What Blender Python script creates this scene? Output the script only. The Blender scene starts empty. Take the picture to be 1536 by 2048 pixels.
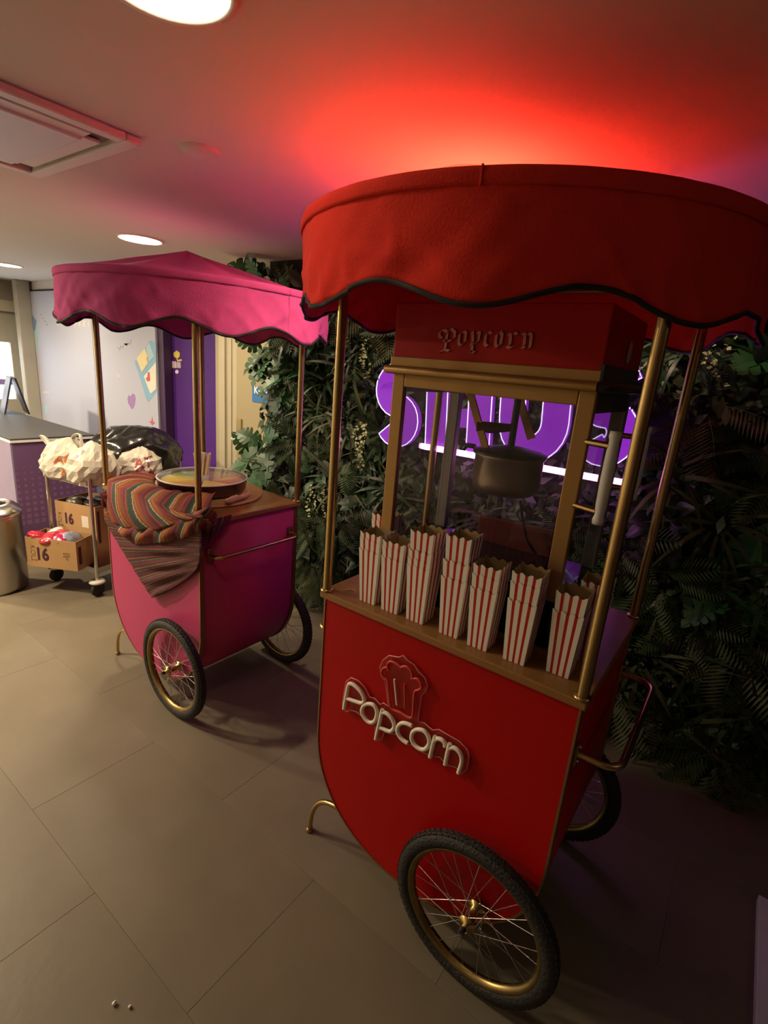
import bpy, bmesh, math, random
from mathutils import Vector, Matrix, noise
sc = bpy.context.scene
COL = sc.collection
R = math.radians
PI = math.pi

# ------------------------------------------------------------------ camera
FPX, PITCH, ROLL, YAW = 1021.04, 0.276132, 0.0850477, 0.6156447
CAM = Vector((1.023928, -1.158008, 1.752793))
_F = Vector((-math.sin(YAW) * math.cos(PITCH), math.cos(YAW) * math.cos(PITCH), -math.sin(PITCH)))
_R0 = Vector((math.cos(YAW), math.sin(YAW), 0))
_U0 = _R0.cross(_F)
_R = math.cos(ROLL) * _R0 + math.sin(ROLL) * _U0
_U = -math.sin(ROLL) * _R0 + math.cos(ROLL) * _U0
cd = bpy.data.cameras.new('camera')
cam = bpy.data.objects.new('camera', cd)
COL.objects.link(cam)
cd.sensor_fit = 'VERTICAL'
cd.sensor_height = 24.0
cd.lens = FPX / 2048 * 24.0
cd.clip_start = 0.05
M4 = Matrix.Identity(4)
for i in range(3):
    M4[i][0], M4[i][1], M4[i][2], M4[i][3] = _R[i], _U[i], -_F[i], CAM[i]
cam.matrix_world = M4
sc.camera = cam

# ------------------------------------------------------------------ world, exposure
w = bpy.data.worlds.new('world')
sc.world = w
w.use_nodes = True
w.node_tree.nodes['Background'].inputs[0].default_value = (0.9, 0.8, 0.75, 1)
w.node_tree.nodes['Background'].inputs[1].default_value = 0.02
sc.view_settings.view_transform = 'Standard'
sc.view_settings.look = 'None'
sc.view_settings.gamma = 1.0
sc.view_settings.use_curve_mapping = False
sc.view_settings.exposure = 1.12

sc.cycles.max_bounces = 4
sc.cycles.diffuse_bounces = 3
sc.cycles.glossy_bounces = 2
sc.cycles.transmission_bounces = 2
sc.cycles.transparent_max_bounces = 8
sc.cycles.caustics_reflective = False
sc.cycles.caustics_refractive = False
sc.cycles.adaptive_threshold = 0.15
sc.cycles.adaptive_min_samples = 16

CEIL = 2.40
LAMP_W = 115.0
# downlights: x, y, strength factor, radius
DOWNLIGHTS = [(-0.03, -0.50, .05, .115), (-2.37, 0.746, .7, .12), (-5.15, 0.95, .35, .12), (0.02, 0.60, .8, .11),
              (-2.9, -1.2, 2.6, .115), (-5.2, -1.2, 5.5, .115), (-4.4, -2.7, 3.0, .115), (-0.8, -3.3, .15, .115),
              (2.7, 0.1, .05, .115)]  # last lamp is added out of view to light things from the right

# ------------------------------------------------------------------ pixel helpers (places on real planes)
def ray(u, v): return _F + (u - 768) / FPX * _R - (v - 1024) / FPX * _U
def onz(u, v, z): d = ray(u, v); return CAM + d * ((z - CAM.z) / d.z)
def ony(u, v, y): d = ray(u, v); return CAM + d * ((y - CAM.y) / d.y)
def onx(u, v, x): d = ray(u, v); return CAM + d * ((x - CAM.x) / d.x)

# ------------------------------------------------------------------ materials
MATS = {}
def nodes_of(m):
    m.use_nodes = True
    nt = m.node_tree
    return nt, nt.nodes['Principled BSDF']

def mat(name, col, rough=.5, metal=0.0, var=.12, vscale=6.0, bump=0.0, bscale=60.0, spec=.5, coat=0.0, sub=None,
        stretch=None, trans=0.0, rand=0.0, alpha=None, sheen=0.0):
    if name in MATS: return MATS[name]
    m = bpy.data.materials.new(name); MATS[name] = m
    nt, b = nodes_of(m)
    tc = nt.nodes.new('ShaderNodeTexCoord')
    mp = nt.nodes.new('ShaderNodeMapping')
    nt.links.new(tc.outputs['Object'], mp.inputs[0])
    if stretch: mp.inputs['Scale'].default_value = stretch
    nz = nt.nodes.new('ShaderNodeTexNoise')
    nz.inputs['Scale'].default_value = vscale
    nz.inputs['Detail'].default_value = 4
    nt.links.new(mp.outputs[0], nz.inputs['Vector'])
    mx = nt.nodes.new('ShaderNodeMix'); mx.data_type = 'RGBA'
    c = Vector(col)
    mx.inputs[6].default_value = (*(c * (1 - var)), 1)
    mx.inputs[7].default_value = (*[min(1, x) for x in c * (1 + var)], 1)
    nt.links.new(nz.outputs['Fac'], mx.inputs[0])
    out = mx.outputs[2]
    if rand:
        oi = nt.nodes.new('ShaderNodeObjectInfo')
        hs = nt.nodes.new('ShaderNodeHueSaturation')
        mr = nt.nodes.new('ShaderNodeMapRange')
        mr.inputs['To Min'].default_value = 1 - rand; mr.inputs['To Max'].default_value = 1 + rand
        nt.links.new(oi.outputs['Random'], mr.inputs[0])
        nt.links.new(mr.outputs[0], hs.inputs['Value'])
        nt.links.new(out, hs.inputs['Color']); out = hs.outputs[0]
    nt.links.new(out, b.inputs['Base Color'])
    b.inputs['Roughness'].default_value = rough
    b.inputs['Metallic'].default_value = metal
    b.inputs['Specular IOR Level'].default_value = spec
    b.inputs['Coat Weight'].default_value = coat
    if sheen: b.inputs['Sheen Weight'].default_value = sheen
    if trans: b.inputs['Transmission Weight'].default_value = trans
    if bump:
        n2 = nt.nodes.new('ShaderNodeTexNoise'); n2.inputs['Scale'].default_value = bscale; n2.inputs['Detail'].default_value = 3
        nt.links.new(mp.outputs[0], n2.inputs['Vector'])
        bp = nt.nodes.new('ShaderNodeBump'); bp.inputs['Strength'].default_value = bump; bp.inputs['Distance'].default_value = .01
        nt.links.new(n2.outputs['Fac'], bp.inputs['Height'])
        nt.links.new(bp.outputs[0], b.inputs['Normal'])
    return m

def emit(name, col, strength, base=(.8, .8, .8)):
    if name in MATS: return MATS[name]
    m = bpy.data.materials.new(name); MATS[name] = m
    nt, b = nodes_of(m)
    b.inputs['Base Color'].default_value = (*base, 1)
    b.inputs['Emission Color'].default_value = (*col, 1)
    b.inputs['Emission Strength'].default_value = strength
    return m

def glass(name, tint=(1, 1, 1), refl=.09, rough=.02, haze=0.0):
    if name in MATS: return MATS[name]
    m = bpy.data.materials.new(name); MATS[name] = m
    m.use_nodes = True; nt = m.node_tree; nt.nodes.clear()
    o = nt.nodes.new('ShaderNodeOutputMaterial')
    t = nt.nodes.new('ShaderNodeBsdfTransparent'); t.inputs[0].default_value = (*tint, 1)
    g = nt.nodes.new('ShaderNodeBsdfGlossy'); g.inputs['Roughness'].default_value = rough
    lw = nt.nodes.new('ShaderNodeLayerWeight'); lw.inputs[0].default_value = .5
    pw_ = nt.nodes.new('ShaderNodeMath'); pw_.operation = 'POWER'; pw_.inputs[1].default_value = 4.0
    nt.links.new(lw.outputs['Facing'], pw_.inputs[0])
    ad = nt.nodes.new('ShaderNodeMath'); ad.operation = 'MULTIPLY_ADD'; ad.inputs[1].default_value = .6; ad.inputs[2].default_value = refl; ad.use_clamp = True
    nt.links.new(pw_.outputs[0], ad.inputs[0])
    mx = nt.nodes.new('ShaderNodeMixShader')
    nt.links.new(ad.outputs[0], mx.inputs[0]); nt.links.new(t.outputs[0], mx.inputs[1]); nt.links.new(g.outputs[0], mx.inputs[2])
    res = mx
    if haze:
        d = nt.nodes.new('ShaderNodeBsdfDiffuse'); d.inputs[0].default_value = (.8, .8, .8, 1)
        m2 = nt.nodes.new('ShaderNodeMixShader'); m2.inputs[0].default_value = haze
        nt.links.new(mx.outputs[0], m2.inputs[1]); nt.links.new(d.outputs[0], m2.inputs[2]); res = m2
    nt.links.new(res.outputs[0], o.inputs[0])
    return m

# ------------------------------------------------------------------ mesh builder
class MB:
    def __init__(s): s.V = []; s.F = []; s.MI = []; s.S = []; s.UV = {}
    def add(s, vs, fs, mi=0, smooth=False):
        o = len(s.V); s.V += [Vector(v) for v in vs]
        for f in fs: s.F.append([o + i for i in f]); s.MI.append(mi); s.S.append(smooth)
        return o
    def box(s, a, b, mi=0):
        x0, y0, z0 = a; x1, y1, z1 = b
        s.add([(x0, y0, z0), (x1, y0, z0), (x1, y1, z0), (x0, y1, z0), (x0, y0, z1), (x1, y0, z1), (x1, y1, z1), (x0, y1, z1)],
              [(0, 3, 2, 1), (4, 5, 6, 7), (0, 1, 5, 4), (1, 2, 6, 5), (2, 3, 7, 6), (3, 0, 4, 7)], mi); return s
    def obox(s, c, ax, ay, az, mi=0):
        c, ax, ay, az = Vector(c), Vector(ax), Vector(ay), Vector(az)
        v = [c + i * ax + j * ay + k * az for k in (-1, 1) for (i, j) in ((-1, -1), (1, -1), (1, 1), (-1, 1))]
        s.add(v, [(0, 3, 2, 1), (4, 5, 6, 7), (0, 1, 5, 4), (1, 2, 6, 5), (2, 3, 7, 6), (3, 0, 4, 7)], mi); return s
    def tube(s, path, r, n=10, closed=False, mi=0, flat=1.0):
        P = [Vector(p) for p in path]; N = len(P); rings = []
        rr = r if isinstance(r, (list, tuple)) else [r] * N
        up = None
        for i in range(N):
            if closed: t = P[(i + 1) % N] - P[i - 1]
            else: t = P[min(i + 1, N - 1)] - P[max(i - 1, 0)]
            t.normalize()
            if up is None:
                a = Vector((0, 0, 1)) if abs(t.z) < .9 else Vector((1, 0, 0))
                u = t.cross(a).normalized()
            else:
                u = (up - t * up.dot(t)).normalized()
            up = u; v = t.cross(u)
            rings.append([P[i] + (u * math.cos(2 * PI * k / n) + v * math.sin(2 * PI * k / n) * flat) * rr[i] for k in range(n)])
        o = len(s.V); vs = [q for rg in rings for q in rg]; fs = []
        for i in range(N if closed else N - 1):
            j = (i + 1) % N
            for k in range(n):
                fs.append((i * n + k, i * n + (k + 1) % n, j * n + (k + 1) % n, j * n + k))
        s.add(vs, fs, mi, True)
        if not closed:
            s.add(rings[0], [tuple(range(n - 1, -1, -1))], mi); s.add(rings[-1], [tuple(range(n))], mi)
        return s
    def lathe(s, prof, n=32, c=(0, 0, 0), axis='z', mi=0, smooth=True, closed=False):
        c = Vector(c); vs = []
        for (r, z) in prof:
            for k in range(n):
                a = 2 * PI * k / n
                if axis == 'z': vs.append(c + Vector((r * math.cos(a), r * math.sin(a), z)))
                else: vs.append(c + Vector((r * math.cos(a), z, r * math.sin(a))))
        fs = []; m = len(prof)
        for i in range(m if closed else m - 1):
            j = (i + 1) % m
            for k in range(n):
                f = (i * n + k, i * n + (k + 1) % n, j * n + (k + 1) % n, j * n + k)
                fs.append(f)
        s.add(vs, fs, mi, smooth); return s
    def prism(s, poly, fn, d0, d1, mi=0, side_mi=None):
        # poly: list of 2D points; fn(a,b,d) -> 3D
        n = len(poly)
        vs = [fn(a, b, d0) for a, b in poly] + [fn(a, b, d1) for a, b in poly]
        fs = [tuple(range(n)), tuple(range(2 * n - 1, n - 1, -1))]
        s.add(vs, fs, mi)
        o = len(s.V) - 2 * n
        for i in range(n):
            j = (i + 1) % n
            s.F.append([o + i, o + n + i, o + n + j, o + j]); s.MI.append(mi if side_mi is None else side_mi); s.S.append(False)
        return s
    def grid(s, fn, nu, nv, mi=0, smooth=True, uv=None):
        o = len(s.V); vs = [fn(i / nu, j / nv) for j in range(nv + 1) for i in range(nu + 1)]
        fs = [(j * (nu + 1) + i, j * (nu + 1) + i + 1, (j + 1) * (nu + 1) + i + 1, (j + 1) * (nu + 1) + i) for j in range(nv) for i in range(nu)]
        s.add(vs, fs, mi, smooth)
        if uv:
            for j in range(nv + 1):
                for i in range(nu + 1): s.UV[o + j * (nu + 1) + i] = uv(i / nu, j / nv)
        return s
    def mesh(s, name, mats, origin=(0, 0, 0), fix=True):
        o = Vector(origin)
        me = bpy.data.meshes.new(name)
        me.from_pydata([tuple(v - o) for v in s.V], [], s.F)
        for p, mi, sm in zip(me.polygons, s.MI, s.S): p.material_index = mi; p.use_smooth = sm
        for m in (mats if isinstance(mats, (list, tuple)) else [mats]): me.materials.append(m)
        if s.UV:
            ul = me.uv_layers.new(name='UVMap')
            for l in me.loops: ul.data[l.index].uv = s.UV.get(l.vertex_index, (0, 0))
        if fix:
            bm = bmesh.new(); bm.from_mesh(me); bmesh.ops.recalc_face_normals(bm, faces=bm.faces); bm.to_mesh(me); bm.free()
        return me
    def build(s, name, mats, parent=None, origin=(0, 0, 0), bevel=0, solid=0, fix=True):
        ob = bpy.data.objects.new(name, s.mesh(name, mats, origin, fix))
        COL.objects.link(ob)
        if parent is not None: ob.parent = parent
        if solid:
            md = ob.modifiers.new('solid', 'SOLIDIFY'); md.thickness = solid; md.offset = 0
        if bevel:
            md = ob.modifiers.new('bevel', 'BEVEL'); md.width = bevel; md.segments = 2; md.limit_method = 'ANGLE'; md.angle_limit = R(40)
        return ob

def tag(o, label=None, cat=None, group=None, kind=None):
    if label: o['label'] = label
    if cat: o['category'] = cat
    if group: o['group'] = group
    if kind: o['kind'] = kind
    return o
def thing(name, label, cat, loc=(0, 0, 0), rz=0, group=None):
    o = bpy.data.objects.new(name, None); COL.objects.link(o)
    o.location = loc; o.rotation_euler = (0, 0, rz); o.empty_display_size = .05
    return tag(o, label, cat, group)
def struct(mb, name, m, **k): return tag(mb.build(name, m, **k), kind='structure')
def link(name, me, parent=None, mw=None):
    o = bpy.data.objects.new(name, me); COL.objects.link(o)
    if parent is not None: o.parent = parent
    if mw is not None: o.matrix_local = mw
    return o
def smooth_path(pts, closed=False, n=6):
    P = [Vector(p) for p in pts]; N = len(P); out = []
    for i in range(N if closed else N - 1):
        p0 = P[i - 1] if (closed or i > 0) else P[0]; p1 = P[i]; p2 = P[(i + 1) % N]
        p3 = P[(i + 2) % N] if (closed or i + 2 < N) else P[-1]
        for k in range(n):
            t = k / n
            out.append(.5 * ((2 * p1) + (p2 - p0) * t + (2 * p0 - 5 * p1 + 4 * p2 - p3) * t * t + (3 * p1 - p0 - 3 * p2 + p3) * t ** 3))
    if not closed: out.append(P[-1])
    return out
def text_mesh(body, size, extrude=.0006, offset=0.0):
    c = bpy.data.curves.new('lettering', 'FONT'); c.body = body; c.size = size; c.extrude = extrude; c.offset = offset
    c.resolution_u = 3; c.align_x = 'CENTER'; c.align_y = 'CENTER'
    o = bpy.data.objects.new('lettering', c); COL.objects.link(o)
    bpy.context.view_layer.update()
    me = bpy.data.meshes.new_from_object(o.evaluated_get(bpy.context.evaluated_depsgraph_get()))
    bpy.data.objects.remove(o); bpy.data.curves.remove(c)
    return me
def place_text(name, body, size, m, parent, pos, xdir, ydir, extrude=.0006, offset=0.0, sx=1.0):
    me = text_mesh(body, size, extrude, offset); me.materials.clear(); me.materials.append(m)
    X = Vector(xdir).normalized(); Y = Vector(ydir).normalized(); Z = X.cross(Y)
    T = Matrix.Identity(4)
    for i in range(3): T[i][0], T[i][1], T[i][2], T[i][3] = X[i] * sx, Y[i], Z[i], pos[i]
    return link(name, me, parent, T)

# colours / materials
m_white = mat('paint_white', (.78, .76, .73), .7, var=.03)
m_ceil = mat('ceiling_paint', (.74, .72, .70), .8, var=.03, vscale=2)
m_floor = mat('vinyl_tile', (.185, .155, .108), .45, var=.32, vscale=2.6, bump=.06, bscale=25, rand=.05)
m_grout = mat('tile_joint', (.15, .125, .09), .8)
m_red = mat('red_laminate', (.44, .005, .006), .35, var=.04, vscale=2, spec=.22)
m_pinkp = mat('pink_laminate', (.46, .046, .15), .45, var=.04, vscale=2, spec=.25)
m_redfab = mat('red_canvas', (.80, .045, .030), .85, var=.06, vscale=9, bump=.15, bscale=180, spec=.1)
m_pinkfab = mat('pink_canvas', (.54, .075, .27), .85, var=.06, vscale=9, bump=.15, bscale=180, spec=.15)
m_black = mat('black_binding', (.012, .010, .010), .7)
m_brass = mat('brass', (.50, .36, .15), .3, 1.0, var=.15, vscale=20)
m_brassd = mat('brass_trim', (.34, .22, .09), .4, .85, var=.15, vscale=20)
m_gold = mat('gold_frame', (.40, .24, .08), .45, .55, var=.06, vscale=8)
m_goldr = mat('gold_rim', (.30, .225, .09), .34, 1.0, var=.4, vscale=30)
m_wood = mat('brown_worktop', (.30, .145, .045), .35, var=.22, vscale=5, stretch=(1, 8, 8))
m_tyre = mat('rubber', (.018, .017, .017), .65, var=.2, bump=.5, bscale=120)
m_steel = mat('steel', (.62, .60, .57), .25, 1.0, var=.08)
m_chrome = mat('spoke_steel', (.72, .70, .66), .22, 1.0, var=.05)
m_dark = mat('black_metal', (.02, .019, .022), .3, 0.3)
m_card = mat('cardboard', (.44, .27, .12), .8, var=.08, vscale=12, bump=.05)
m_kraft = mat('kraft_inside', (.46, .33, .15), .8, var=.06)
m_pw = mat('box_white', (.93, .90, .80), .5, var=.02)
m_pr = mat('box_red', (.50, .012, .012), .5, var=.03)
m_print = mat('print_dark', (.06, .012, .03), .6)
m_cream = mat('cream_paint', (.38, .335, .22), .55, var=.03)
m_creamf = mat('cream_frame', (.46, .42, .30), .5, var=.03)
m_purple = mat('purple_wall', (.085, .024, .22), .55, var=.06, spec=.2)
m_glass = glass('machine_glass', (.93, .92, .92), .02)
m_clear = glass('clear_lid', (.97, .97, .97), .05, .05, .08)

# ------------------------------------------------------------------ structure
XL, XR, YF, YB = -6.9, 3.9, -4.4, 1.5
floor = struct(MB().box((-9, YF, -.06), (XR + .3, 2.6, -.0015)), 'floor', m_grout)
tile_me = {}
def tile(x0, x1, y0, y1):
    key = (round(x1 - x0, 3), round(y1 - y0, 3))
    if key not in tile_me:
        a, b = key[0] - .0009, key[1] - .0009
        mb = MB(); e = .0004
        mb.add([(0, 0, -.006), (a, 0, -.006), (a, b, -.006), (0, b, -.006), (0, 0, -e), (a, 0, -e), (a, b, -e), (0, b, -e),
                (e, e, 0), (a - e, e, 0), (a - e, b - e, 0), (e, b - e, 0)],
               [(0, 1, 5, 4), (1, 2, 6, 5), (2, 3, 7, 6), (3, 0, 4, 7), (4, 5, 9, 8), (5, 6, 10, 9), (6, 7, 11, 10), (7, 4, 8, 11), (8, 9, 10, 11)])
        tile_me[key] = mb.mesh('tile', m_floor)
    o = link('tile', tile_me[key], floor); o.location = (x0 + .0006, y0 + .0006, 0)
rows = [(-.115 + .5 * k) for k in range(-8, 4)]
for k, y0 in enumerate(rows):
    y0c, y1c = max(y0, YF), min(y0 + .5, 1.75)
    if y1c - y0c < .02: continue
    off = -1.04 if k % 2 else -.54
    x = off - 7
    while x < XR:
        a, b = max(x, -7.0), min(x + 1.02, XR)
        if b - a > .02: tile(a, b, y0c, y1c)
        x += 1.02
ceiling = struct(MB().box((-9, YF, CEIL), (XR + .3, 2.6, CEIL + .1)), 'ceiling', m_ceil)
m_wallb = mat('dark_backing', (.02, .025, .018), .9)
struct(MB().box((-2.02, YB, 0), (XR, YB + .1, CEIL)), 'wall_back', m_wallb)
m_wallr = mat('plum_wall', (.10, .05, .12), .6)
struct(MB().box((XR, YF, 0), (XR + .1, YB + .1, CEIL)), 'wall_right', m_wallr)
m_base = mat('pale_skirting', (.75, .80, .84), .4)
struct(MB().box((1.395, -1.2, 0), (1.455, .86, .035)), 'trim_5', m_base, bevel=.004)
m_wallf = mat('warm_wall', (.45, .38, .33), .7)
struct(MB().box((-9, YF - .1, 0), (XR + .1, YF, CEIL)), 'wall_front', m_wallf)

# cream door wall next to the plant wall
YD = 1.62
wl = struct(MB().box((-2.85, YD + .02, 0), (-2.02, YD + .14, CEIL)), 'wall_door_side', m_cream)
d1 = struct(MB().box((-2.52, YD - .02, .01), (-1.62, YD + .02, 2.1)), 'door_1', mat('door_cream', (.36, .31, .18), .5, var=.03), bevel=.004)
fr = MB()
fr.box((-2.74, YD - .03, 0), (-2.66, YD + .03, 2.2)).box((-2.66, YD - .01, 0), (-2.53, YD + .03, 2.2)).box((-2.60, YD - .02, 0), (-2.585, YD + .0, 2.2)).box((-2.74, YD - .03, 2.12), (-1.6, YD + .03, 2.22))
fr.build('door_frame', m_creamf, d1)
hb = MB(); hb.box((-2.50, YD - .035, 1.02), (-2.44, YD - .02, 1.24))
hb.build('handle_plate', mat('handle_plate', (.45, .38, .2), .35, .6), d1)
hb = MB(); hb.tube([(-2.47, YD - .02, 1.08), (-2.47, YD - .09, 1.08), (-2.33, YD - .09, 1.08), (-1.75, YD - .09, 1.08)], .016)
hb.build('push_bar', mat('push_bar', (.8, .76, .62), .35), d1)
# opening blocker behind door (closed corridor)
struct(MB().box((-2.1, YD + .02, 0), (-1.5, YD + .1, CEIL)), 'wall_behind_door', m_cream)

# purple wall stretch with printed icons
YP = 1.76
pw = struct(MB().box((-3.75, YP, 0), (-2.74, YP + .1, CEIL)), 'wall_purple', m_purple)
def flat_poly(pts, y, th=.002):
    mb = MB(); mb.prism(pts, lambda a, b, d: Vector((a, d, b)), y - th, y); return mb
def px_poly(pix, y): return [((q := ony(u, v, y)).x, q.z) for u, v in pix]
m_yel = mat('print_yellow', (.75, .62, .10), .6); m_lil = mat('print_lilac', (.52, .46, .55), .6); m_pale = mat('print_pale', (.8, .7, .75), .6)
st = flat_poly(px_poly([(347, 706), (354, 701), (360, 706), (359, 714), (355, 717), (356, 720), (363, 718), (364, 722), (355, 723), (353, 716), (348, 713)], YP), YP); st.build('trophy_print', m_yel, pw)
st = flat_poly(px_poly([(344, 722), (352, 723), (353, 736), (345, 736)], YP), YP); st.build('square_print', m_pale, pw)
st = flat_poly(px_poly([(353, 724), (361, 724), (362, 736), (354, 736)], YP), YP); st.build('square_print', m_lil, pw)
st = flat_poly(px_poly([(354 + 3.5 * math.cos(a * PI / 5), 743.5 + 4 * math.sin(a * PI / 5)) for a in range(10)], YP), YP); st.build('dot_print', m_pale, pw)
st = flat_poly(px_poly([(399, 792), (404, 790), (405, 820), (400, 822)], YP), YP); st.build('strip_print', m_yel, pw)

# white printed panels
YW = 1.65
m_panel = mat('white_panel', (.50, .53, .66), .5, var=.02, spec=.3)
m_blue = mat('print_blue', (.25, .48, .68), .6); m_blued = mat('print_slate', (.20, .30, .50), .6); m_cyan = mat('print_sky', (.42, .62, .72), .6)
m_plum = mat('print_violet', (.36, .22, .50), .6); m_violetl = mat('print_lavender', (.55, .45, .60), .6); m_redp = mat('print_red', (.60, .12, .14), .6)
m_grey = mat('print_grey', (.42, .40, .46), .6); m_greyl = mat('print_light_grey', (.62, .60, .62), .6); m_ly = mat('print_straw', (.80, .70, .38), .6)
xs = ony(194, 800, YW).x; xr = ony(313, 740, YW).x; xr2 = xr + .0
TOPW = 2.285
pr_ = thing('wall_panel', 'white printed panel with blue floppy disk, violet heart and red star', 'wall panel', (xs, YW, 0))
MB().box((xs + .004, YW, 0), (xr, YP + .08, TOPW)).build('panel', m_panel, pr_, (xs, YW, 0))
pl_ = thing('wall_panel', 'white printed panel with slanted cartridge, violet oval and dotted lines beside the column', 'wall panel', (xs, YW, 0))
MB().box((XL + .2, YW, 0), (xs - .004, YP + .08, TOPW)).build('panel', m_panel, pl_, (xs, YW, 0))
struct(MB().box((XL, YW + .01, TOPW), (xr, YW + .11, TOPW + .02)), 'trim_1', m_black)
struct(MB().box((XL - .1, YW + .03, TOPW + .02), (-2.74, YW + .23, CEIL)), 'wall_upper', m_ceil)
struct(MB().box((xr, YW + .02, 0), (xr + .1, YW + .1, TOPW)), 'shadow_gap_strip', mat('shadow_gap', (.05, .02, .07), .5))  # dark strip coloured as the shadowed gap beside the white panel
def sticker(parent, name, pix, m, dy=.0):
    flat_poly(px_poly(pix, YW - dy), YW - dy, .0015).build(name, m, parent, (xs, YW, 0))
# right panel prints (from the 230..340 x 640..880 crop, scale .117)
Z = lambda a: [(230 + x * .1171, 640 + y * .1171) for x, y in a]
sticker(pr_, 'floppy_print', Z([(330, 690), (370, 700), (450, 900), (580, 740), (510, 480), (600, 350), (700, 380), (705, 1230), (575, 1400), (545, 1370)]), m_blue)
sticker(pr_, 'floppy_label', Z([(375, 650), (510, 480), (560, 620), (540, 640), (565, 740), (460, 890)]), m_ly, .002)
sticker(pr_, 'floppy_shutter', Z([(530, 460), (590, 390), (670, 620), (585, 720), (555, 600)]), m_cyan, .002)
sticker(pr_, 'floppy_paper', Z([(495, 960), (590, 850), (700, 720), (703, 1180), (610, 1260), (560, 1140)]), mat('print_paper', (.80, .80, .66), .6), .002)
sticker(pr_, 'small_heart_print', Z([(560, 890), (590, 890), (600, 1040), (545, 1045), (530, 990), (555, 970)]), m_redp, .004)
sticker(pr_, 'heart_print', Z([(285, 1520), (225, 1420), (215, 1330), (235, 1285), (272, 1305), (300, 1255), (335, 1270), (352, 1340), (340, 1440), (310, 1515)]), m_plum)
sticker(pr_, 'star_print', Z([(635, 1650), (650, 1735), (692, 1755), (660, 1775), (635, 1800), (615, 1760), (580, 1735), (622, 1725)]), m_redp)
sticker(pr_, 'zigzag_print', Z([(35, 465), (50, 460), (75, 500), (95, 430), (125, 470), (155, 400), (190, 440), (215, 370), (250, 410), (275, 330), (285, 340), (265, 425), (235, 400), (205, 455), (165, 415), (130, 490), (100, 450), (80, 520)]), m_grey)
sticker(pr_, 'faint_star_print', Z([(75, 870), (82, 940), (105, 960), (80, 975), (68, 1030), (60, 970), (20, 950), (62, 935)]), m_greyl)
# left panel prints (crop 0..140 x 570..870, scale .1464)
Z2 = lambda a: [(x * .1464, 570 + y * .1464) for x, y in a]
sticker(pl_, 'cartridge_print', Z2([(365, 700), (385, 380), (420, 370), (500, 480), (530, 650), (505, 905), (380, 745)]), m_cyan)
sticker(pl_, 'cartridge_screen', Z2([(392, 400), (415, 378), (500, 490), (478, 635), (385, 510)]), m_blued, .002)
sticker(pl_, 'cartridge_label', Z2([(385, 610), (430, 650), (490, 730), (450, 770), (375, 700)]), m_yel, .002)
sticker(pl_, 'oval_print', Z2([(450 + 46 + 45 * math.cos(a * PI / 8), 1228 + 130 * math.sin(a * PI / 8)) for a in range(16)]), m_violetl)
sticker(pl_, 'pin_print', Z2([(602, 1640), (635, 1625), (655, 1700), (668, 1735), (640, 1760), (645, 1785), (635, 1760), (608, 1750), (615, 1700)]), m_cyan)
sticker(pl_, 'small_zigzag_print', Z2([(570, 1470), (590, 1445), (605, 1465), (625, 1440), (640, 1462), (660, 1440), (675, 1455), (675, 1478), (570, 1482)]), m_greyl)
for (x, y) in [(563, 405), (590, 452), (615, 497), (640, 540), (487, 1757), (520, 1793), (552, 1828), (585, 1860)]:
    sticker(pl_, 'dot_print', Z2([(x - 13, y - 11), (x + 11, y - 9), (x + 13, y + 11), (x - 11, y + 9)]), m_grey)
for k in range(9):
    sticker(pl_, 'letter_print', [(112 + 9 * k, 636 + k * .9), (117 + 9 * k, 636 + k * .9), (117 + 9 * k, 651 + k * .3), (112 + 9 * k, 651 + k * .3)], m_greyl)

# far left: cream wall with bright window, column, beam
m_lint = mat('far_cream', (.42, .39, .31), .6)
wleft = MB()
wy0, wy1, wz0, wz1 = .2, 1.50, .95, 1.66
wleft.box((XL - .1, YF, 0), (XL, wy0, CEIL)).box((XL - .1, wy1, 0), (XL, YW + .2, CEIL)).box((XL - .1, wy0, 0), (XL, wy1, wz0)).box((XL - .1, wy0, wz1), (XL, wy1, CEIL))
struct(wleft, 'wall_left', m_lint)
win = struct(MB().box((XL - .08, wy0, wz0), (XL - .06, wy1, wz1)), 'window_1', emit('window_light', (.75, .88, 1), 1.6))
MB().box((XL - .058, wy0, 1.13), (XL - .05, wy1, 1.2)).build('window_band', mat('window_band', (.30, .22, .50), .5), win)
struct(MB().box((XL, .0, 2.03), (XL + .12, YW, 2.16)), 'trim_3', m_creamf, bevel=.004)
cx = ony(52, 700, 1.56).x
struct(MB().box((cx - .06, 1.5, 0), (cx + .06, 1.65, CEIL)), 'trim_4', m_lint, bevel=.01)
struct(MB().box((-9, 2.5, 0), (XR, 2.6, CEIL)), 'wall_far', m_white)

# ------------------------------------------------------------------ ceiling fittings
LLAB = ['round white downlight at the top edge of the picture', 'round white downlight above the pink canopy', 'round white downlight farthest away over the counter',
        'round white downlight hidden above the red canopy', 'round white downlight out of view over the left aisle', 'round white downlight out of view beyond the left aisle',
        'round white downlight out of view at the back left', 'round white downlight behind the viewer', 'round cool white downlight added out of view to light the right side']
for (x, y, s_, r), lab in zip(DOWNLIGHTS, LLAB):
    t = thing('downlight', lab, 'ceiling light', (x, y, CEIL), group='ceiling downlights')
    mb = MB(); mb.lathe([(r + .018, 0), (r + .016, -.008), (r + .002, -.010), (r, -.002)], 40); mb.build('trim_ring', m_white, t)
    key = 'lamp_%0.2f' % s_
    mb = MB(); mb.add([(0, 0, -.006)] + [(r * math.cos(2 * PI * k / 40), r * math.sin(2 * PI * k / 40), -.005) for k in range(40)], [(0, (k + 1) % 40 + 1, k + 1) for k in range(40)])
    mb.build('diffuser', emit(key, (1.0, .80, .54) if x < 2 else (.62, .80, 1.0), LAMP_W * s_), t, fix=False)
ax0, ax1, ay0, ay1 = -1.57, -.80, -.90, -.115
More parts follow.
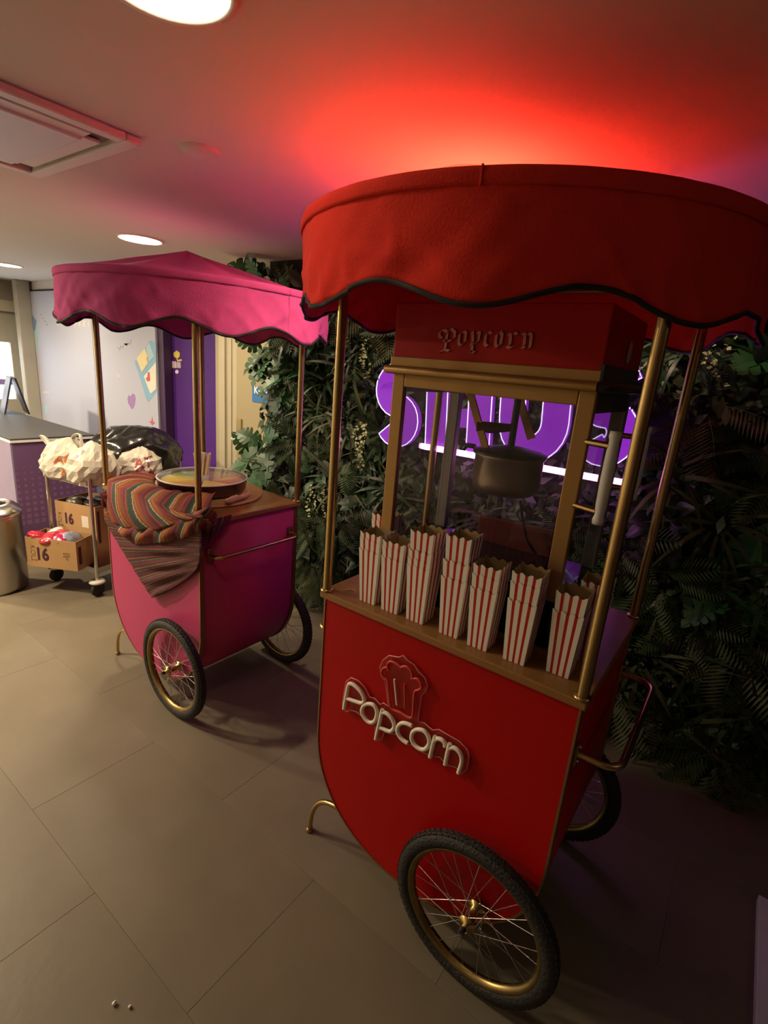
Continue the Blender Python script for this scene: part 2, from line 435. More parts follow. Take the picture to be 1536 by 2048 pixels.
ac = thing('air_conditioner', 'white ceiling cassette air conditioner with square frame', 'air conditioner', (ax0, ay0, CEIL))
o_ = (ax0, ay0, CEIL)
m_ac = mat('ac_plastic', (.78, .77, .78), .45, var=.02)
mb = MB()
fw = .05
for a, b in (((ax0, ay0), (ax1, ay0 + fw)), ((ax0, ay1 - fw), (ax1, ay1)), ((ax0, ay0 + fw), (ax0 + fw, ay1 - fw)), ((ax1 - fw, ay0 + fw), (ax1, ay1 - fw))):
    mb.box((*a, CEIL - .025), (*b, CEIL))
mb.build('frame', m_ac, ac, o_, bevel=.006)
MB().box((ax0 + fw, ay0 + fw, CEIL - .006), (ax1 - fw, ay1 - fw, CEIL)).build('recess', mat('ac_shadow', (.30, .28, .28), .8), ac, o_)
g0 = .125
MB().box((ax0 + g0, ay0 + g0, CEIL - .03), (ax1 - g0, ay1 - g0, CEIL - .005)).build('grille_panel', mat('ac_grille', (.72, .72, .80), .4, var=.02), ac, o_, bevel=.008)
for a, b in (((ax0 + g0, ay0 + .07), (ax1 - g0, ay0 + .13)), ((ax0 + g0, ay1 - .13), (ax1 - g0, ay1 - .07)), ((ax0 + .07, ay0 + g0), (ax0 + .13, ay1 - g0)), ((ax1 - .13, ay0 + g0), (ax1 - .07, ay1 - g0))):
    MB().box((*a, CEIL - .022), (*b, CEIL - .012)).build('vane', m_ac, ac, o_, bevel=.003)
hx = onz(400, 300, CEIL)
mb = MB(); mb.lathe([(0, -.010), (.05, -.010), (.062, -.006), (.066, 0)], 32); ob = mb.build('ceiling_plate', m_ceil)
ob.location = (hx.x, hx.y, CEIL); tag(ob, 'small round cover plate flush on the ceiling beside the air conditioner', 'cover plate')

# ------------------------------------------------------------------ carts
W, D, H = .8279, .5890, 1.035
XW, RW, YWH = .6706, .2528, .0513
def u_outline(n=40, grow=0.0):
    a, b, zc = W / 2 + grow, .395 + grow, .50
    pts = [(W / 2 - a, H - .022)]
    for k in range(n + 1):
        t = PI + PI * k / n
        c, s_ = math.cos(t), math.sin(t); e = 2 / 2.15
        pts.append((W / 2 + a * math.copysign(abs(c) ** e, c), zc + b * math.copysign(abs(s_) ** e, s_)))
    pts.append((W / 2 + a, H - .022))
    return pts

def ribbon(mb, path2, y0, y1, t, mi=0):
    # closed rectangular section following a 2D path (x,z) with thickness t outward
    n = len(path2); inn, outr = [], []
    for i, (x, z) in enumerate(path2):
        p0 = path2[max(i - 1, 0)]; p1 = path2[min(i + 1, n - 1)]
        d = Vector((p1[0] - p0[0], p1[1] - p0[1])).normalized(); nn = Vector((d.y, -d.x))
        c = Vector((W / 2, .6))
        if nn.dot(Vector((x, z)) - c) < 0: nn = -nn
        inn.append((x - nn.x * .002, z - nn.y * .002)); outr.append((x + nn.x * t, z + nn.y * t))
    vs = []
    for (a, b) in zip(inn, outr): vs += [(a[0], y0, a[1]), (b[0], y0, b[1]), (b[0], y1, b[1]), (a[0], y1, a[1])]
    fs = []
    for i in range(n - 1):
        for k in range(4): fs.append((i * 4 + k, i * 4 + (k + 1) % 4, (i + 1) * 4 + (k + 1) % 4, (i + 1) * 4 + k))
    fs += [(0, 1, 2, 3), tuple((n - 1) * 4 + k for k in (3, 2, 1, 0))]
    mb.add(vs, fs, mi)

def canopy(root, fab, cx, cy, rad, rim, peak, mean, amp, nsc, low, seed, o=(0, 0, 0), apex=(0, 0), seam=None):
    N = 288; rnd = random.Random(seed)
    def hem(a): return mean - amp * math.cos(nsc * (a - R(low)))
    def fold(a, t):
        v = noise.noise(Vector((math.cos(a) * 4 + seed, math.sin(a) * 4, t * 1.2 + seed * 3)))
        v2 = noise.noise(Vector((math.cos(a + .35 * t) * 11 + seed, math.sin(a + .35 * t) * 11, t * .8)))
        # gentle billow between scallops
        v3 = 1 - 2 * abs(noise.noise(Vector((math.cos(a - .25 * t) * 6 + seed * 2, math.sin(a - .25 * t) * 6, t * 1.5 + 9))))
        return t * (.012 * v + .007 * v2 + .010 * v3 * v3 * v3 + .008 * math.cos(nsc * (a - R(low)))) + .002 * v2
    mb = MB()
    nr = 14; ribs = 10
    def top(u, v):
        a = u * 2 * PI; r = rad * v
        z = rim + (peak - rim) * (1 - v) ** 1.0
        sag = abs(math.sin(ribs / 2 * (a - R(low)))) * .018 * math.sin(PI * v)
        return Vector((cx + apex[0] * (1 - v) + r * math.cos(a), cy + apex[1] * (1 - v) + r * math.sin(a), z - sag + .004 * noise.noise(Vector((math.cos(a) * 3, math.sin(a) * 3, v * 4)))))
    mb.grid(top, N // 2, nr)
    cn = mb.build('canopy', fab, root, o, solid=.003)
    mb = MB()
    def val(u, v):
        a = u * 2 * PI; h = hem(a); z = rim - .004 + (h - rim + .004) * v; r = rad + .001 + fold(a, v)
        return Vector((cx + r * math.cos(a), cy + r * math.sin(a), z))
    mb.grid(val, N, 14)
    mb.build('valance', fab, cn, o, solid=.003)
    mb = MB()
    def band(u, v):
        a = u * 2 * PI; r = rad + .0045 + .0025 * math.sin(PI * v) + .0015 * noise.noise(Vector((math.cos(a) * 9, math.sin(a) * 9, seed)))
        return Vector((cx + r * math.cos(a), cy + r * math.sin(a), rim + .004 - .03 * v))
    mb.grid(band, N, 4)
    mb.build('rim_band', fab, cn, o, solid=.002)
    if seam is not None:
        def sm(u, v):
            a = R(seam) + (u - .5) * .007; r = rad + .0070 + fold(a, .12 * v); return Vector((cx + r * math.cos(a), cy + r * math.sin(a), rim + .006 - .036 * v))
        MB().grid(sm, 3, 6).build('seam', fab, cn, o, solid=.002)
    mb = MB(); pth = []
    for k in range(N):
        a = 2 * PI * k / N; r = rad + .001 + fold(a, 1)
        pth.append((cx + r * math.cos(a), cy + r * math.sin(a), hem(a)))
    mb.tube(pth, .0055, 8, closed=True)
    mb.build('hem_binding', m_black, cn, o)
    mb = MB(); mb.tube([(cx + (rad - .012) * math.cos(2 * PI * k / 64), cy + (rad - .012) * math.sin(2 * PI * k / 64), rim - .016) for k in range(64)], .007, 8, closed=True)
    for (px, py) in ((0, 0), (W, 0), (W, D), (0, D)):
        mb.tube([(px, py, rim - .02), (cx, cy, peak - .03)], .006, 6)
    for k in range(8):
        a = 2 * PI * k / 8 + .3
        mb.tube([(cx, cy, peak - .03), (cx + (rad - .012) * math.cos(a), cy + (rad - .012) * math.sin(a), rim - .016)], .004, 6)
    mb.build('canopy_frame', m_brassd, cn, o)
    return cn

spoke_cache = {}
def wheel(root, yc, side):
    mb = MB()
    rr = RW - .045
    mb.lathe([(rr + .006, -.016), (rr + .006, -.011), (rr - .003, -.009), (rr - .006, 0), (rr - .003, .009), (rr + .006, .011), (rr + .006, .016), (rr - .001, .017), (rr - .011, .008), (rr - .014, 0), (rr - .011, -.008), (rr - .001, -.017)], 72, (XW, yc, RW), 'y', closed=True)
    wh = mb.build('wheel', m_goldr, root)
    mb = MB(); tr = .0245; R0 = RW - tr
    prof = [(R0 + tr * math.cos(a), tr * .95 * math.sin(a)) for a in [2 * PI * k / 16 for k in range(16)]]
    mb.lathe(prof, 96, (XW, yc, RW), 'y', closed=True)
    # tread blocks
    for k in range(72):
        for j, off in ((0, -.010), (1, 0.0), (2, .010)):
            a = 2 * PI * (k + .5 * (j % 2)) / 72
            rad_ = Vector((math.cos(a), 0, math.sin(a))); tan = Vector((-math.sin(a), 0, math.cos(a)))
            q = math.sqrt(max(0, 1 - (off / tr) ** 2)) * tr
            mb.obox(Vector((XW, yc + off, RW)) + rad_ * (R0 + q - .0008), tan * .0075, Vector((0, .0036, 0)), rad_ * .0022)
    mb.build('tyre', m_tyre, wh)
    mb = MB()
    mb.lathe([(0, -.045), (.009, -.045), (.009, -.034), (.026, -.032), (.026, -.027), (.014, -.024), (.013, .024), (.026, .027), (.026, .032), (.009, .034), (.009, .045), (0, .045)], 20, (XW, yc, RW), 'y')
    mb.build('hub', m_brass, wh)
    # spokes (crossed), shared mesh
    key = 'spoke'
    L = rr - .012
    if key not in spoke_cache:
        s_ = MB(); s_.tube([(0, 0, 0), (0, 0, 1)], .0013, 5); spoke_cache[key] = s_.mesh('spoke', m_chrome)
    for k in range(28):
        a = 2 * PI * k / 28; fl = -.0295 if k % 2 else .0295
        ah = a + (.9 if (k // 2) % 2 else -.9)
        p0 = Vector((XW + .024 * math.cos(ah), yc + fl, RW + .024 * math.sin(ah)))
        p1 = Vector((XW + L * math.cos(a), yc, RW + L * math.sin(a)))
        d = p1 - p0; q = Vector((0, 0, 1)).rotation_difference(d.normalized()).to_matrix().to_4x4()
        ob = link('spoke', spoke_cache[key], wh, Matrix.Translation(p0) @ q @ Matrix.Diagonal((1, 1, d.length, 1)))
    return wh

def arc_handle(root, x, sgn, y0, y1, z, out):
    pts = [(x - sgn * .004, y0, z), (x + sgn * out * .55, y0, z)]
    for k in range(1, 6):
        a = PI / 2 * k / 6
        pts.append((x + sgn * (out * .55 + .45 * out * math.sin(a)), y0 + .45 * out * (1 - math.cos(a)), z))
    pts.append((x + sgn * out, y0 + .5 * out, z)); pts.append((x + sgn * out, (y0 + y1) / 2, z)); pts.append((x + sgn * out, y1 - .5 * out, z))
    for k in range(1, 6):
        a = PI / 2 * k / 6
        pts.append((x + sgn * (out - .45 * out * (1 - math.cos(a))), y1 - .45 * out * (1 - math.sin(a)), z))
    pts += [(x + sgn * out * .55, y1, z), (x - sgn * .004, y1, z)]
    hd = MB().tube(pts, .0095, 10).build('push_handle', m_brass, root)
    for y in (y0, y1):
        b = MB(); b.obox((x + sgn * .004, y, z), (.003, 0, 0), (0, .014, 0), (0, 0, .032)); b.build('bracket', m_brass, hd)
        for dz in (-.022, .022):
            b = MB(); b.tube([(x + sgn * .006, y, z + dz), (x + sgn * .012, y, z + dz)], .0045, 6); b.build('bolt', m_chrome, hd)
    return hd

def make_cart(name, label, loc, rz, pan, fab, handles):
    root = thing(name, label, 'cart', loc, rz)
    ol = u_outline()
    mb = MB(); mb.prism(ol, lambda a, b, d: Vector((a, d, b)), .0, .014); mb.build('front_panel', pan, root)
    mb = MB(); mb.prism(ol, lambda a, b, d: Vector((a, d, b)), D - .014, D); mb.build('back_panel', pan, root)
    ins = [(W / 2 + (x - W / 2) * .993, .6 + (z - .6) * .993) for x, z in ol]
    mb = MB(); n = len(ins)
    mb.add([(x, .014, z) for x, z in ins] + [(x, D - .014, z) for x, z in ins], [(i, i + 1, n + i + 1, n + i) for i in range(n - 1)], 0, True)
    mb.build('side_wrap', pan, root, solid=.006)
    for y0, y1 in ((-.003, .02), (D - .02, D + .003)):
        mb = MB(); ribbon(mb, ol, y0, y1, .004); mb.build('edge_trim', m_brassd, root)
    mb = MB(); mb.box((-.014, -.014, H - .024), (W + .014, D + .014, H)); mb.build('worktop', m_wood, root, bevel=.004)
    for (x, y) in ((0.002, 0.002), (W - .002, .002), (W - .002, D - .002), (.002, D - .002)):
        mb = MB(); mb.tube([(x, y, H), (x, y, 1.6), (x, y, 2.035)], .014, 14)
        mb.lathe([(.0, .0), (.021, .0), (.021, .005), (.0125, .008)], 14, (x, y, H))
        mb.build('post', m_brass, root)
    for yc, sd in ((-YWH, -1), (D + YWH, 1)): wheel(root, yc, sd)
    mb = MB(); mb.tube([(XW, -YWH - .06, RW), (XW, D + YWH + .06, RW)], .0075, 10)
    mb.build('axle', m_dark, root)
    for y in (.015, D - .015):
        pth = smooth_path([(.11, y, .205), (.05, y, .19), (.005, y, .155), (-.022, y, .09), (-.030, y, .004)], n=5)
        mb = MB(); mb.tube(pth, .0095, 10); mb.lathe([(0, 0), (.014, 0), (.014, .012), (.0095, .016)], 12, (-.030, y, 0)); mb.build('leg', m_brass, root)
    for h in handles: arc_handle(root, *h)
    return root

red = make_cart('popcorn_cart', 'red popcorn cart with round red canopy, brass posts and bicycle wheels', 'x' and (0, 0, 0), 0, m_red, m_redfab,
                [(W + .002, 1, .05, D - .05, .85, .105), (-.002, -1, .05, D - .05, .86, .07)])
canopy(red, m_redfab, .353, .3565, .615, 2.105, 2.27, 1.900, .023, 9, -33, 1, seam=-74)
PX0, PY0, PRZ = -1.6857, .1145, -.0073647
pink = make_cart('candy_cart', 'pink candy cart with round pink canopy, brass posts and bicycle wheels', (PX0, PY0, 0), PRZ, m_pinkp, m_pinkfab,
                 [(W + .002, 1, .05, D - .05, .87, .07)])
canopy(pink, m_pinkfab, .353, .3565, .615, 2.036, 2.215, 1.845, .026, 10, 11, 7, apex=(-.09, -.02))

# ------------------------------------------------------------------ neon sign on the red front panel
NY = -.016
def nz(a): return [Vector((q.x, NY, q.z)) for q in (ony(660 + x * .1953, 1290 + y * .1953, NY) for x, y in a)]
m_tubew = mat('neon_white_silicone', (.90, .86, .74), .4, var=.03)
m_tuber = mat('neon_red_silicone', (.62, .06, .05), .4, var=.05)
m_acr = glass('acrylic_plate', (1, .93, .93), .03, .05)
m_acre = mat('acrylic_edge_glint', (.75, .32, .30), .25, var=.05)  # pale pink imitates light caught along the clear plate's edge
ol = [(120, 665), (112, 620), (130, 500), (150, 385), (200, 345), (270, 372), (340, 440), (390, 545), (440, 557), (500, 622), (530, 605), (585, 640), (555, 400), (510, 320), (497, 240), (530, 165), (590, 118), (690, 137), (735, 118), (775, 165), (850, 215), (890, 282), (955, 345), (987, 430), (965, 485), (922, 530), (885, 795), (950, 812), (1035, 885), (1100, 880), (1220, 950), (1310, 1000), (1390, 1080), (1412, 1160), (1390, 1290), (1340, 1335), (1270, 1268), (1180, 1240), (1110, 1165), (1000, 1145), (930, 1110), (850, 1050), (760, 1020), (680, 930), (600, 920), (545, 905), (520, 975), (490, 987), (445, 960), (450, 840), (390, 812), (310, 740), (260, 700), (200, 680), (150, 697)]
o3 = nz(ol)
sgn = MB(); sgn.prism([(v.x, v.z) for v in o3], lambda a, b, d: Vector((a, d, b)), -.010, -.006)
sign = sgn.build('neon_sign', m_acr, red)
tag(sign, 'white lettered Popcorn neon sign with red popcorn tub outline')
MB().tube([Vector((v.x, -.008, v.z)) for v in o3], .0017, 6, closed=True).build('plate_edge_glint', m_acre, sign)
NEON = [
    ('letter_p', [[(145, 655), (160, 560), (175, 480), (190, 412), (215, 396), (262, 422), (312, 472), (346, 532), (350, 575), (322, 595), (260, 577), (178, 548)]], 0),
    ('letter_o', [[(405, 602), (450, 617), (478, 665), (480, 720), (460, 775), (425, 795), (385, 780), (345, 730), (327, 680), (340, 630), (370, 606)]], 1),
    ('letter_p', [[(470, 965), (490, 870), (515, 760), (537, 660)], [(530, 690), (575, 697), (622, 737), (655, 800), (655, 850), (620, 885), (570, 870), (515, 845)]], 0),
    ('letter_c', [[(838, 827), (790, 805), (740, 800), (700, 830), (690, 880), (710, 930), (750, 975), (797, 1006)]], 0),
    ('letter_o', [[(905, 865), (960, 877), (1000, 920), (1018, 980), (1005, 1035), (965, 1070), (915, 1060), (865, 1020), (838, 965), (840, 910), (865, 876)]], 1),
    ('letter_r', [[(1025, 1150), (1045, 1060), (1077, 935)], [(1062, 985), (1100, 960), (1145, 970), (1175, 1000), (1180, 1040)]], 0),
    ('letter_n', [[(1180, 1225), (1200, 1120), (1227, 1010)], [(1215, 1062), (1260, 1050), (1312, 1080), (1346, 1140), (1347, 1210), (1315, 1312)]], 0)]
for nm, strokes, cl in NEON:
    mb = MB()
    for s_ in strokes: mb.tube(smooth_path(nz(s_), bool(cl)), .0066, 8, closed=bool(cl))
    mb.build(nm, m_tubew, sign)
mb = MB()
for s_ in ([(730, 238), (710, 215), (665, 182), (620, 170), (592, 192), (588, 225), (548, 240), (530, 282), (552, 332), (590, 372), (602, 480), (628, 640), (720, 690), (838, 742), (858, 560), (872, 476), (905, 462), (936, 438), (930, 390), (896, 348), (850, 345)],
           [(730, 228), (780, 220), (826, 262), (846, 326), (838, 350)], [(588, 225), (602, 262)]):
    mb.tube(smooth_path(nz(s_)), .0042, 8)
mb.build('tub_outline', m_tuber, sign)
MB().tube(nz([(660, 350), (672, 470), (685, 615)]), .0032, 8).build('tub_stripe', m_tubew, sign)
MB().tube(nz([(765, 400), (770, 650)]), .0032, 8).build('tub_stripe', m_tuber, sign)

# ------------------------------------------------------------------ popcorn machine
MX0, MX1, MY0, MY1 = .09, .69, .15, .54
mo = (MX0, MY0, H)
pm = thing('popcorn_machine', 'glass popcorn machine with gold frame and red roof on the red cart', 'popcorn machine', mo)
Bm = lambda mb, n, m, par=pm, **k: mb.build(n, m, par, mo, **k)
Bm(MB().box((MX0 + .008, MY0 + .008, H), (MX1 - .008, MY1 - .008, 1.18)), 'base_cabinet', mat('gloss_black', (.012, .010, .014), .12, 0, coat=.5), bevel=.006)
for (x, y) in ((MX0, MY0), (MX1 - .042, MY0), (MX0, MY1 - .03), (MX1 - .042, MY1 - .03)):
    front = y == MY0
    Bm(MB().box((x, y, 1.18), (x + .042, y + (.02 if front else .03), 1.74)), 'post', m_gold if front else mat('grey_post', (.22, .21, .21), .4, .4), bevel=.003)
Bm(MB().box((MX0 + .042, MY0, 1.70), (MX1 - .042, MY0 + .02, 1.74)), 'top_rail', m_gold, bevel=.003)
Bm(MB().box((MX0 + .042, MY0 + .004, 1.18), (MX1 - .042, MY0 + .018, 1.20)), 'lower_rail', m_dark, bevel=.003)
mdk = mat('unlit_charcoal', (.06, .06, .065), .4, .3)  # colour darkened for the rails on the machine's unlit sides
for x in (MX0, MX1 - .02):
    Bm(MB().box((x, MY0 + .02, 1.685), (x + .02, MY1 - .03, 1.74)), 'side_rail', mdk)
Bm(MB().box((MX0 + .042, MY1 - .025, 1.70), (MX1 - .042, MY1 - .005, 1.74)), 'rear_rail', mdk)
g = .042
Bm(MB().box((MX0 + g, MY0 + .008, 1.20), (MX1 - g, MY0 + .011, 1.70)), 'front_pane', m_glass)
Bm(MB().box((MX0 + g, MY1 - .016, 1.18), (MX1 - g, MY1 - .013, 1.70)), 'rear_pane', m_glass)
for x in (MX0 + .008, MX1 - .011): Bm(MB().box((x, MY0 + .02, 1.18), (x + .003, MY1 - .03, 1.685)), 'side_pane', m_glass)
Bm(MB().box((MX0 - .006, MY0 - .006, 1.74), (MX1 + .006, MY1 + .006, 1.757)), 'roof_plate', mdk)
Bm(MB().box((MX0 - .006, MY0 - .012, 1.757), (MX1 + .004, MY0 - .002, 1.786)), 'gold_strip', m_gold, bevel=.002)
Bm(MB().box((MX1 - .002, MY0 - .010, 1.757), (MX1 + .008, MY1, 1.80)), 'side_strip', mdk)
rl = MB(); zr_ = 1.748; yy = MY0 - .022
rl.tube([(MX0 - .015, MY1 - .05, zr_), (MX0 - .015, yy + .012, zr_), (MX0 - .011, yy + .003, zr_), (MX0 - .003, yy, zr_), (MX1 + .004, yy, zr_)], .0125, 12)
Bm(rl, 'bumper_rail', m_gold)
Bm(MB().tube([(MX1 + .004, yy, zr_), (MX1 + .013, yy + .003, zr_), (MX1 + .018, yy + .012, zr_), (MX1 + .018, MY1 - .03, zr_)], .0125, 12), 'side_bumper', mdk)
roof = Bm(MB().box((MX0 - .002, MY0 - .008, 1.78), (MX1 + .004, MY1 + .004, 1.935)), 'roof', mat('machine_red', (.46, .012, .010), .5, var=.05, spec=.2), bevel=.004)
sp = onx(1257, 705, MX1 + .006)
mb = MB(); mb.lathe([(0, 0), (.010, .0), (.012, -.003), (.012, -.006)], 16, (0, 0, 0), 'z')
mb.V = [Vector((sp.x - .0 + (-v.z) * -1 if False else sp.x + v.z + .006, sp.y + v.x * 1.0, sp.z + v.y * 2.4)) for v in mb.V]
Bm(mb, 'switch', mat('switch_white', (.75, .74, .7), .3), roof)
# blackletter word on the roof front
RY = MY0 - .0085
nib = (Vector((.0036, 0, .0030)))
def bl(a): return [Vector((q.x, RY, q.z)) for q in (ony(860 + x * .1497, 640 + y * .1497, RY) for x, y in a)]
m_letr = mat('raised_red_letter', (.62, .24, .20), .35, var=.05)
BL = [('letter_p', [[(140, 160), (195, 132), (245, 165)], [(140, 160), (133, 215), (165, 245)], [(240, 185), (222, 300), (212, 385)], [(250, 150), (295, 118), (342, 165), (335, 240), (290, 282), (185, 275)], [(140, 425), (205, 398), (265, 412)]]),
      ('letter_o', [[(460, 152), (405, 190), (390, 300), (408, 342), (445, 325)], [(460, 152), (490, 175), (475, 290)]]),
      ('letter_p', [[(575, 155), (582, 290), (552, 328), (600, 325)], [(572, 330), (566, 430)], [(540, 422), (600, 434)], [(640, 165), (672, 175), (652, 290), (600, 322)]]),
      ('letter_c', [[(825, 185), (795, 158), (752, 200), (742, 320), (765, 352), (800, 330)]]),
      ('letter_o', [[(950, 155), (895, 200), (880, 320), (905, 366), (950, 330), (972, 200), (950, 155)]]),
      ('letter_r', [[(1055, 185), (1085, 205), (1075, 335)], [(1032, 350), (1080, 374), (1125, 352)], [(1088, 205), (1140, 170), (1170, 195)]]),
      ('letter_n', [[(1245, 180), (1275, 192), (1265, 335), (1235, 365), (1275, 372)], [(1285, 205), (1335, 180), (1362, 205), (1345, 355), (1330, 382)]])]
for nm, strokes in BL:
    mb = MB()
    for s_ in strokes:
        q = bl(s_)
        for a, b in zip(q[:-1], q[1:]):
            f0 = Vector((0, -.004, 0))
            mb.add([a - nib, a + nib, b + nib, b - nib, a - nib + f0, a + nib + f0, b + nib + f0, b - nib + f0],
                   [(0, 1, 2, 3), (7, 6, 5, 4), (0, 4, 5, 1), (1, 5, 6, 2), (2, 6, 7, 3), (3, 7, 4, 0)])
    Bm(mb, nm, m_letr, roof)
# kettle and levers
kx, ky = .415, .35
mb = MB(); mb.lathe([(0, 1.405), (.085, 1.405), (.10, 1.415), (.105, 1.44), (.105, 1.515), (.112, 1.522), (.108, 1.53), (.098, 1.525)], 36, (kx, ky, 0))
ket = Bm(mb, 'kettle', mat('kettle_steel', (.38, .33, .27), .28, .9, var=.2, vscale=12))
mb = MB(); mb.lathe([(0, 1.552), (.03, 1.55), (.10, 1.536), (.114, 1.53), (.112, 1.524), (0, 1.524)], 36, (kx, ky, 0)); mb.tube([(kx - .12, ky, 1.53), (kx - .15, ky, 1.53), (kx - .16, ky, 1.515)], .008)
Bm(mb, 'kettle_lid', m_dark, ket)
def bar(a, b, wv, t=.004):
    a, b = Vector(a), Vector(b); d = b - a; s_ = d.cross(Vector((0, 1, 0))).normalized()
    mb = MB(); mb.obox((a + b) / 2, d / 2, s_ * wv, Vector((0, t, 0))); return mb
a0 = ony(935, 765, .30); b0 = ony(972, 900, .30)
Bm(bar(a0, b0, .011), 'hanger_arm', m_gold)
a1 = ony(1035, 785, .40); b1 = ony(1063, 878, .40)
Bm(bar(a1, b1, .012), 'hanger_arm', m_gold)
Bm(MB().tube([(kx, ky, 1.74), (kx, ky, 1.55)], .011, 10), 'drive_shaft', m_dark)
Bm(MB().tube([(kx - .10, ky - .05, 1.60), (kx - .06, ky - .03, 1.60), (kx - .01, ky, 1.605)], [.016, .018, .012], 10), 'stirrer_knob', mat('knob_brown', (.10, .03, .02), .4))
mb = MB(); pk = [ony(u, v, .5) for u, v in ((958, 1028), (1108, 1060), (1100, 1116), (955, 1085))]
mb.prism([(v.x, v.z) for v in pk], lambda a, b, d: Vector((a, d, b)), .495, .505); Bm(mb, 'rear_flap', mat('flap_red', (.16, .035, .03), .4), bevel=.006)
Bm(MB().tube(smooth_path([ony(1040, 1000, .46), ony(1046, 1040, .46), ony(1055, 1080, .46), ony(1072, 1108, .46)]), .005, 8), 'cable', m_dark)
# side handles
for yh, (zt, zb) in ((.135, (1.652, 1.425)), (.53, (1.648, 1.425))):
    hx_ = .753
    mb = MB(); mb.lathe([(0, zb), (.0135, zb), (.0145, zb + .012), (.0115, zb + .022), (.0135, zb + .05), (.0145, (zb + zt) / 2), (.0135, zt - .05), (.0115, zt - .022), (.0145, zt - .012), (.0135, zt), (0, zt)], 16, (hx_, yh, 0))
    hd = Bm(mb, 'grip_handle', mat('grip_white', (.72, .72, .70), .4, var=.03))
    for z in (zb + .03, zt - .035):
        Bm(MB().tube([(MX1 - .004, yh + (.02 if yh < .3 else -.01), z), (hx_ - .008, yh, z)], .0085, 10), 'standoff', m_brass, hd)

# ------------------------------------------------------------------ popcorn boxes
def popcorn_box_mesh():
    hb, ht, db, dt, hh = .0280, .0375, .031, .041, .175
    mb = MB(); nst = 7; ns = 28; nv = 5
    wts = [1, .62, 1, .62, 1, .62, 1]; tot = sum(wts); edges = [0]
    for x in wts: edges.append(edges[-1] + x / tot)
    sides = [((-1, -1), (1, -1)), ((1, -1), (1, 1)), ((1, 1), (-1, 1)), ((-1, 1), (-1, -1))]
    def P(c0, c1, u, v):
        x = c0[0] + (c1[0] - c0[0]) * u; y = c0[1] + (c1[1] - c0[1]) * u
        sc_ = .0036 * math.cos(2 * PI * 3 * u) if v > .999 else 0
        z = hh * v + sc_
        k = z / hh
        return Vector((x * (hb + (ht - hb) * k), y * (db + (dt - db) * k), z))
    for si, (c0, c1) in enumerate(sides):
        for i in range(nst):
            sub = 4
            for q in range(sub):
                u0 = edges[i] + (edges[i + 1] - edges[i]) * q / sub; u1 = edges[i] + (edges[i + 1] - edges[i]) * (q + 1) / sub
                vs = [P(c0, c1, u0, 0), P(c0, c1, u1, 0), P(c0, c1, u1, 1), P(c0, c1, u0, 1)]
                mb.add(vs, [(0, 1, 2, 3)], i % 2)
                t = .0007; ins = [Vector((v.x * (1 - .028), v.y * (1 - .028), v.z if k in (2, 3) else v.z + .001)) for k, v in enumerate(vs)]
                mb.add(ins, [(3, 2, 1, 0)], 2)
                mb.add([vs[3], vs[2], ins[2], ins[3]], [(0, 1, 2, 3)], 2)
    mb.add([(-hb, -db, .0005), (hb, -db, .0005), (hb, db, .0005), (-hb, db, .0005)], [(0, 1, 2, 3)], 2)
    return mb.mesh('popcorn_box', [m_pw, m_pr, m_kraft], fix=False)
box_me = popcorn_box_mesh()
STACKS = [  # x, y, rz, tops above worktop (lowest first), name for labels
    (.150, .055, 1, [0, .035, .055], 'leftmost front stack'),
    (.236, .055, 2, [0, .032, .050], 'second front stack from the left'),
    (.327, .058, 1, [0, .022, .048, .105], 'third front stack from the left'),
    (.441, .058, 2, [0, .050, .122], 'tall fourth front stack'),
    (.533, .055, 2, [0, .038, .066], 'fifth front stack from the left'),
    (.637, .060, 3, [0, .048, .075], 'sixth front stack from the left'),
    (.746, .085, 2, [0, .050], 'rightmost front stack by the right post'),
    (.045, .250, 0, [0, .030, .052], 'rear stack left of the popcorn machine'),
    (.772, .200, 4, [0, .052], 'rear stack right of the popcorn machine'),
]
for (x, y, rz, offs, nm) in STACKS:
    for k, dz in enumerate(offs):
        pos = 'bottom box' if k == 0 else ('top box' if k == len(offs) - 1 else ('middle box' if len(offs) == 3 else ('second box up' if k == 1 else 'third box up')))
        o = link('popcorn_box', box_me); o.location = (x, y, H + .0008 + dz); o.rotation_euler = (0, 0, R(rz + .6 * k))
        tag(o, 'striped popcorn box, %s of the %s' % (pos, nm), 'popcorn box', 'striped popcorn boxes on the red cart')
mb = MB(); mb.tube(smooth_path([onz(690, 1180, H + .003), onz(703, 1179, H + .003), onz(712, 1182, H + .003)]), .0018, 6)
tag(mb.build('wooden_pick', mat('pick_wood', (.55, .38, .2), .6)), 'thin wooden pick lying left of the popcorn boxes on the red cart', 'stick')

for (u, v, lab) in ((229, 2009, 'larger white popcorn crumb on the floor near the picture bottom'), (260, 2015, 'smaller white popcorn crumb on the floor near the picture bottom')):
    q = onz(u, v, 0); r_ = .006 if u < 240 else .0045; mb = MB()
    mb.grid(lambda a, b: Vector((math.cos(a * 2 * PI) * math.cos((b - .5) * PI), math.sin(a * 2 * PI) * math.cos((b - .5) * PI), math.sin((b - .5) * PI))) * r_ * (1 + .3 * noise.noise(Vector((a * 5, b * 5, u)))), 10, 6)
    o = mb.build('popcorn_crumb', m_pw); o.location = (q.x, q.y, r_ * .9); tag(o, lab, 'crumb')

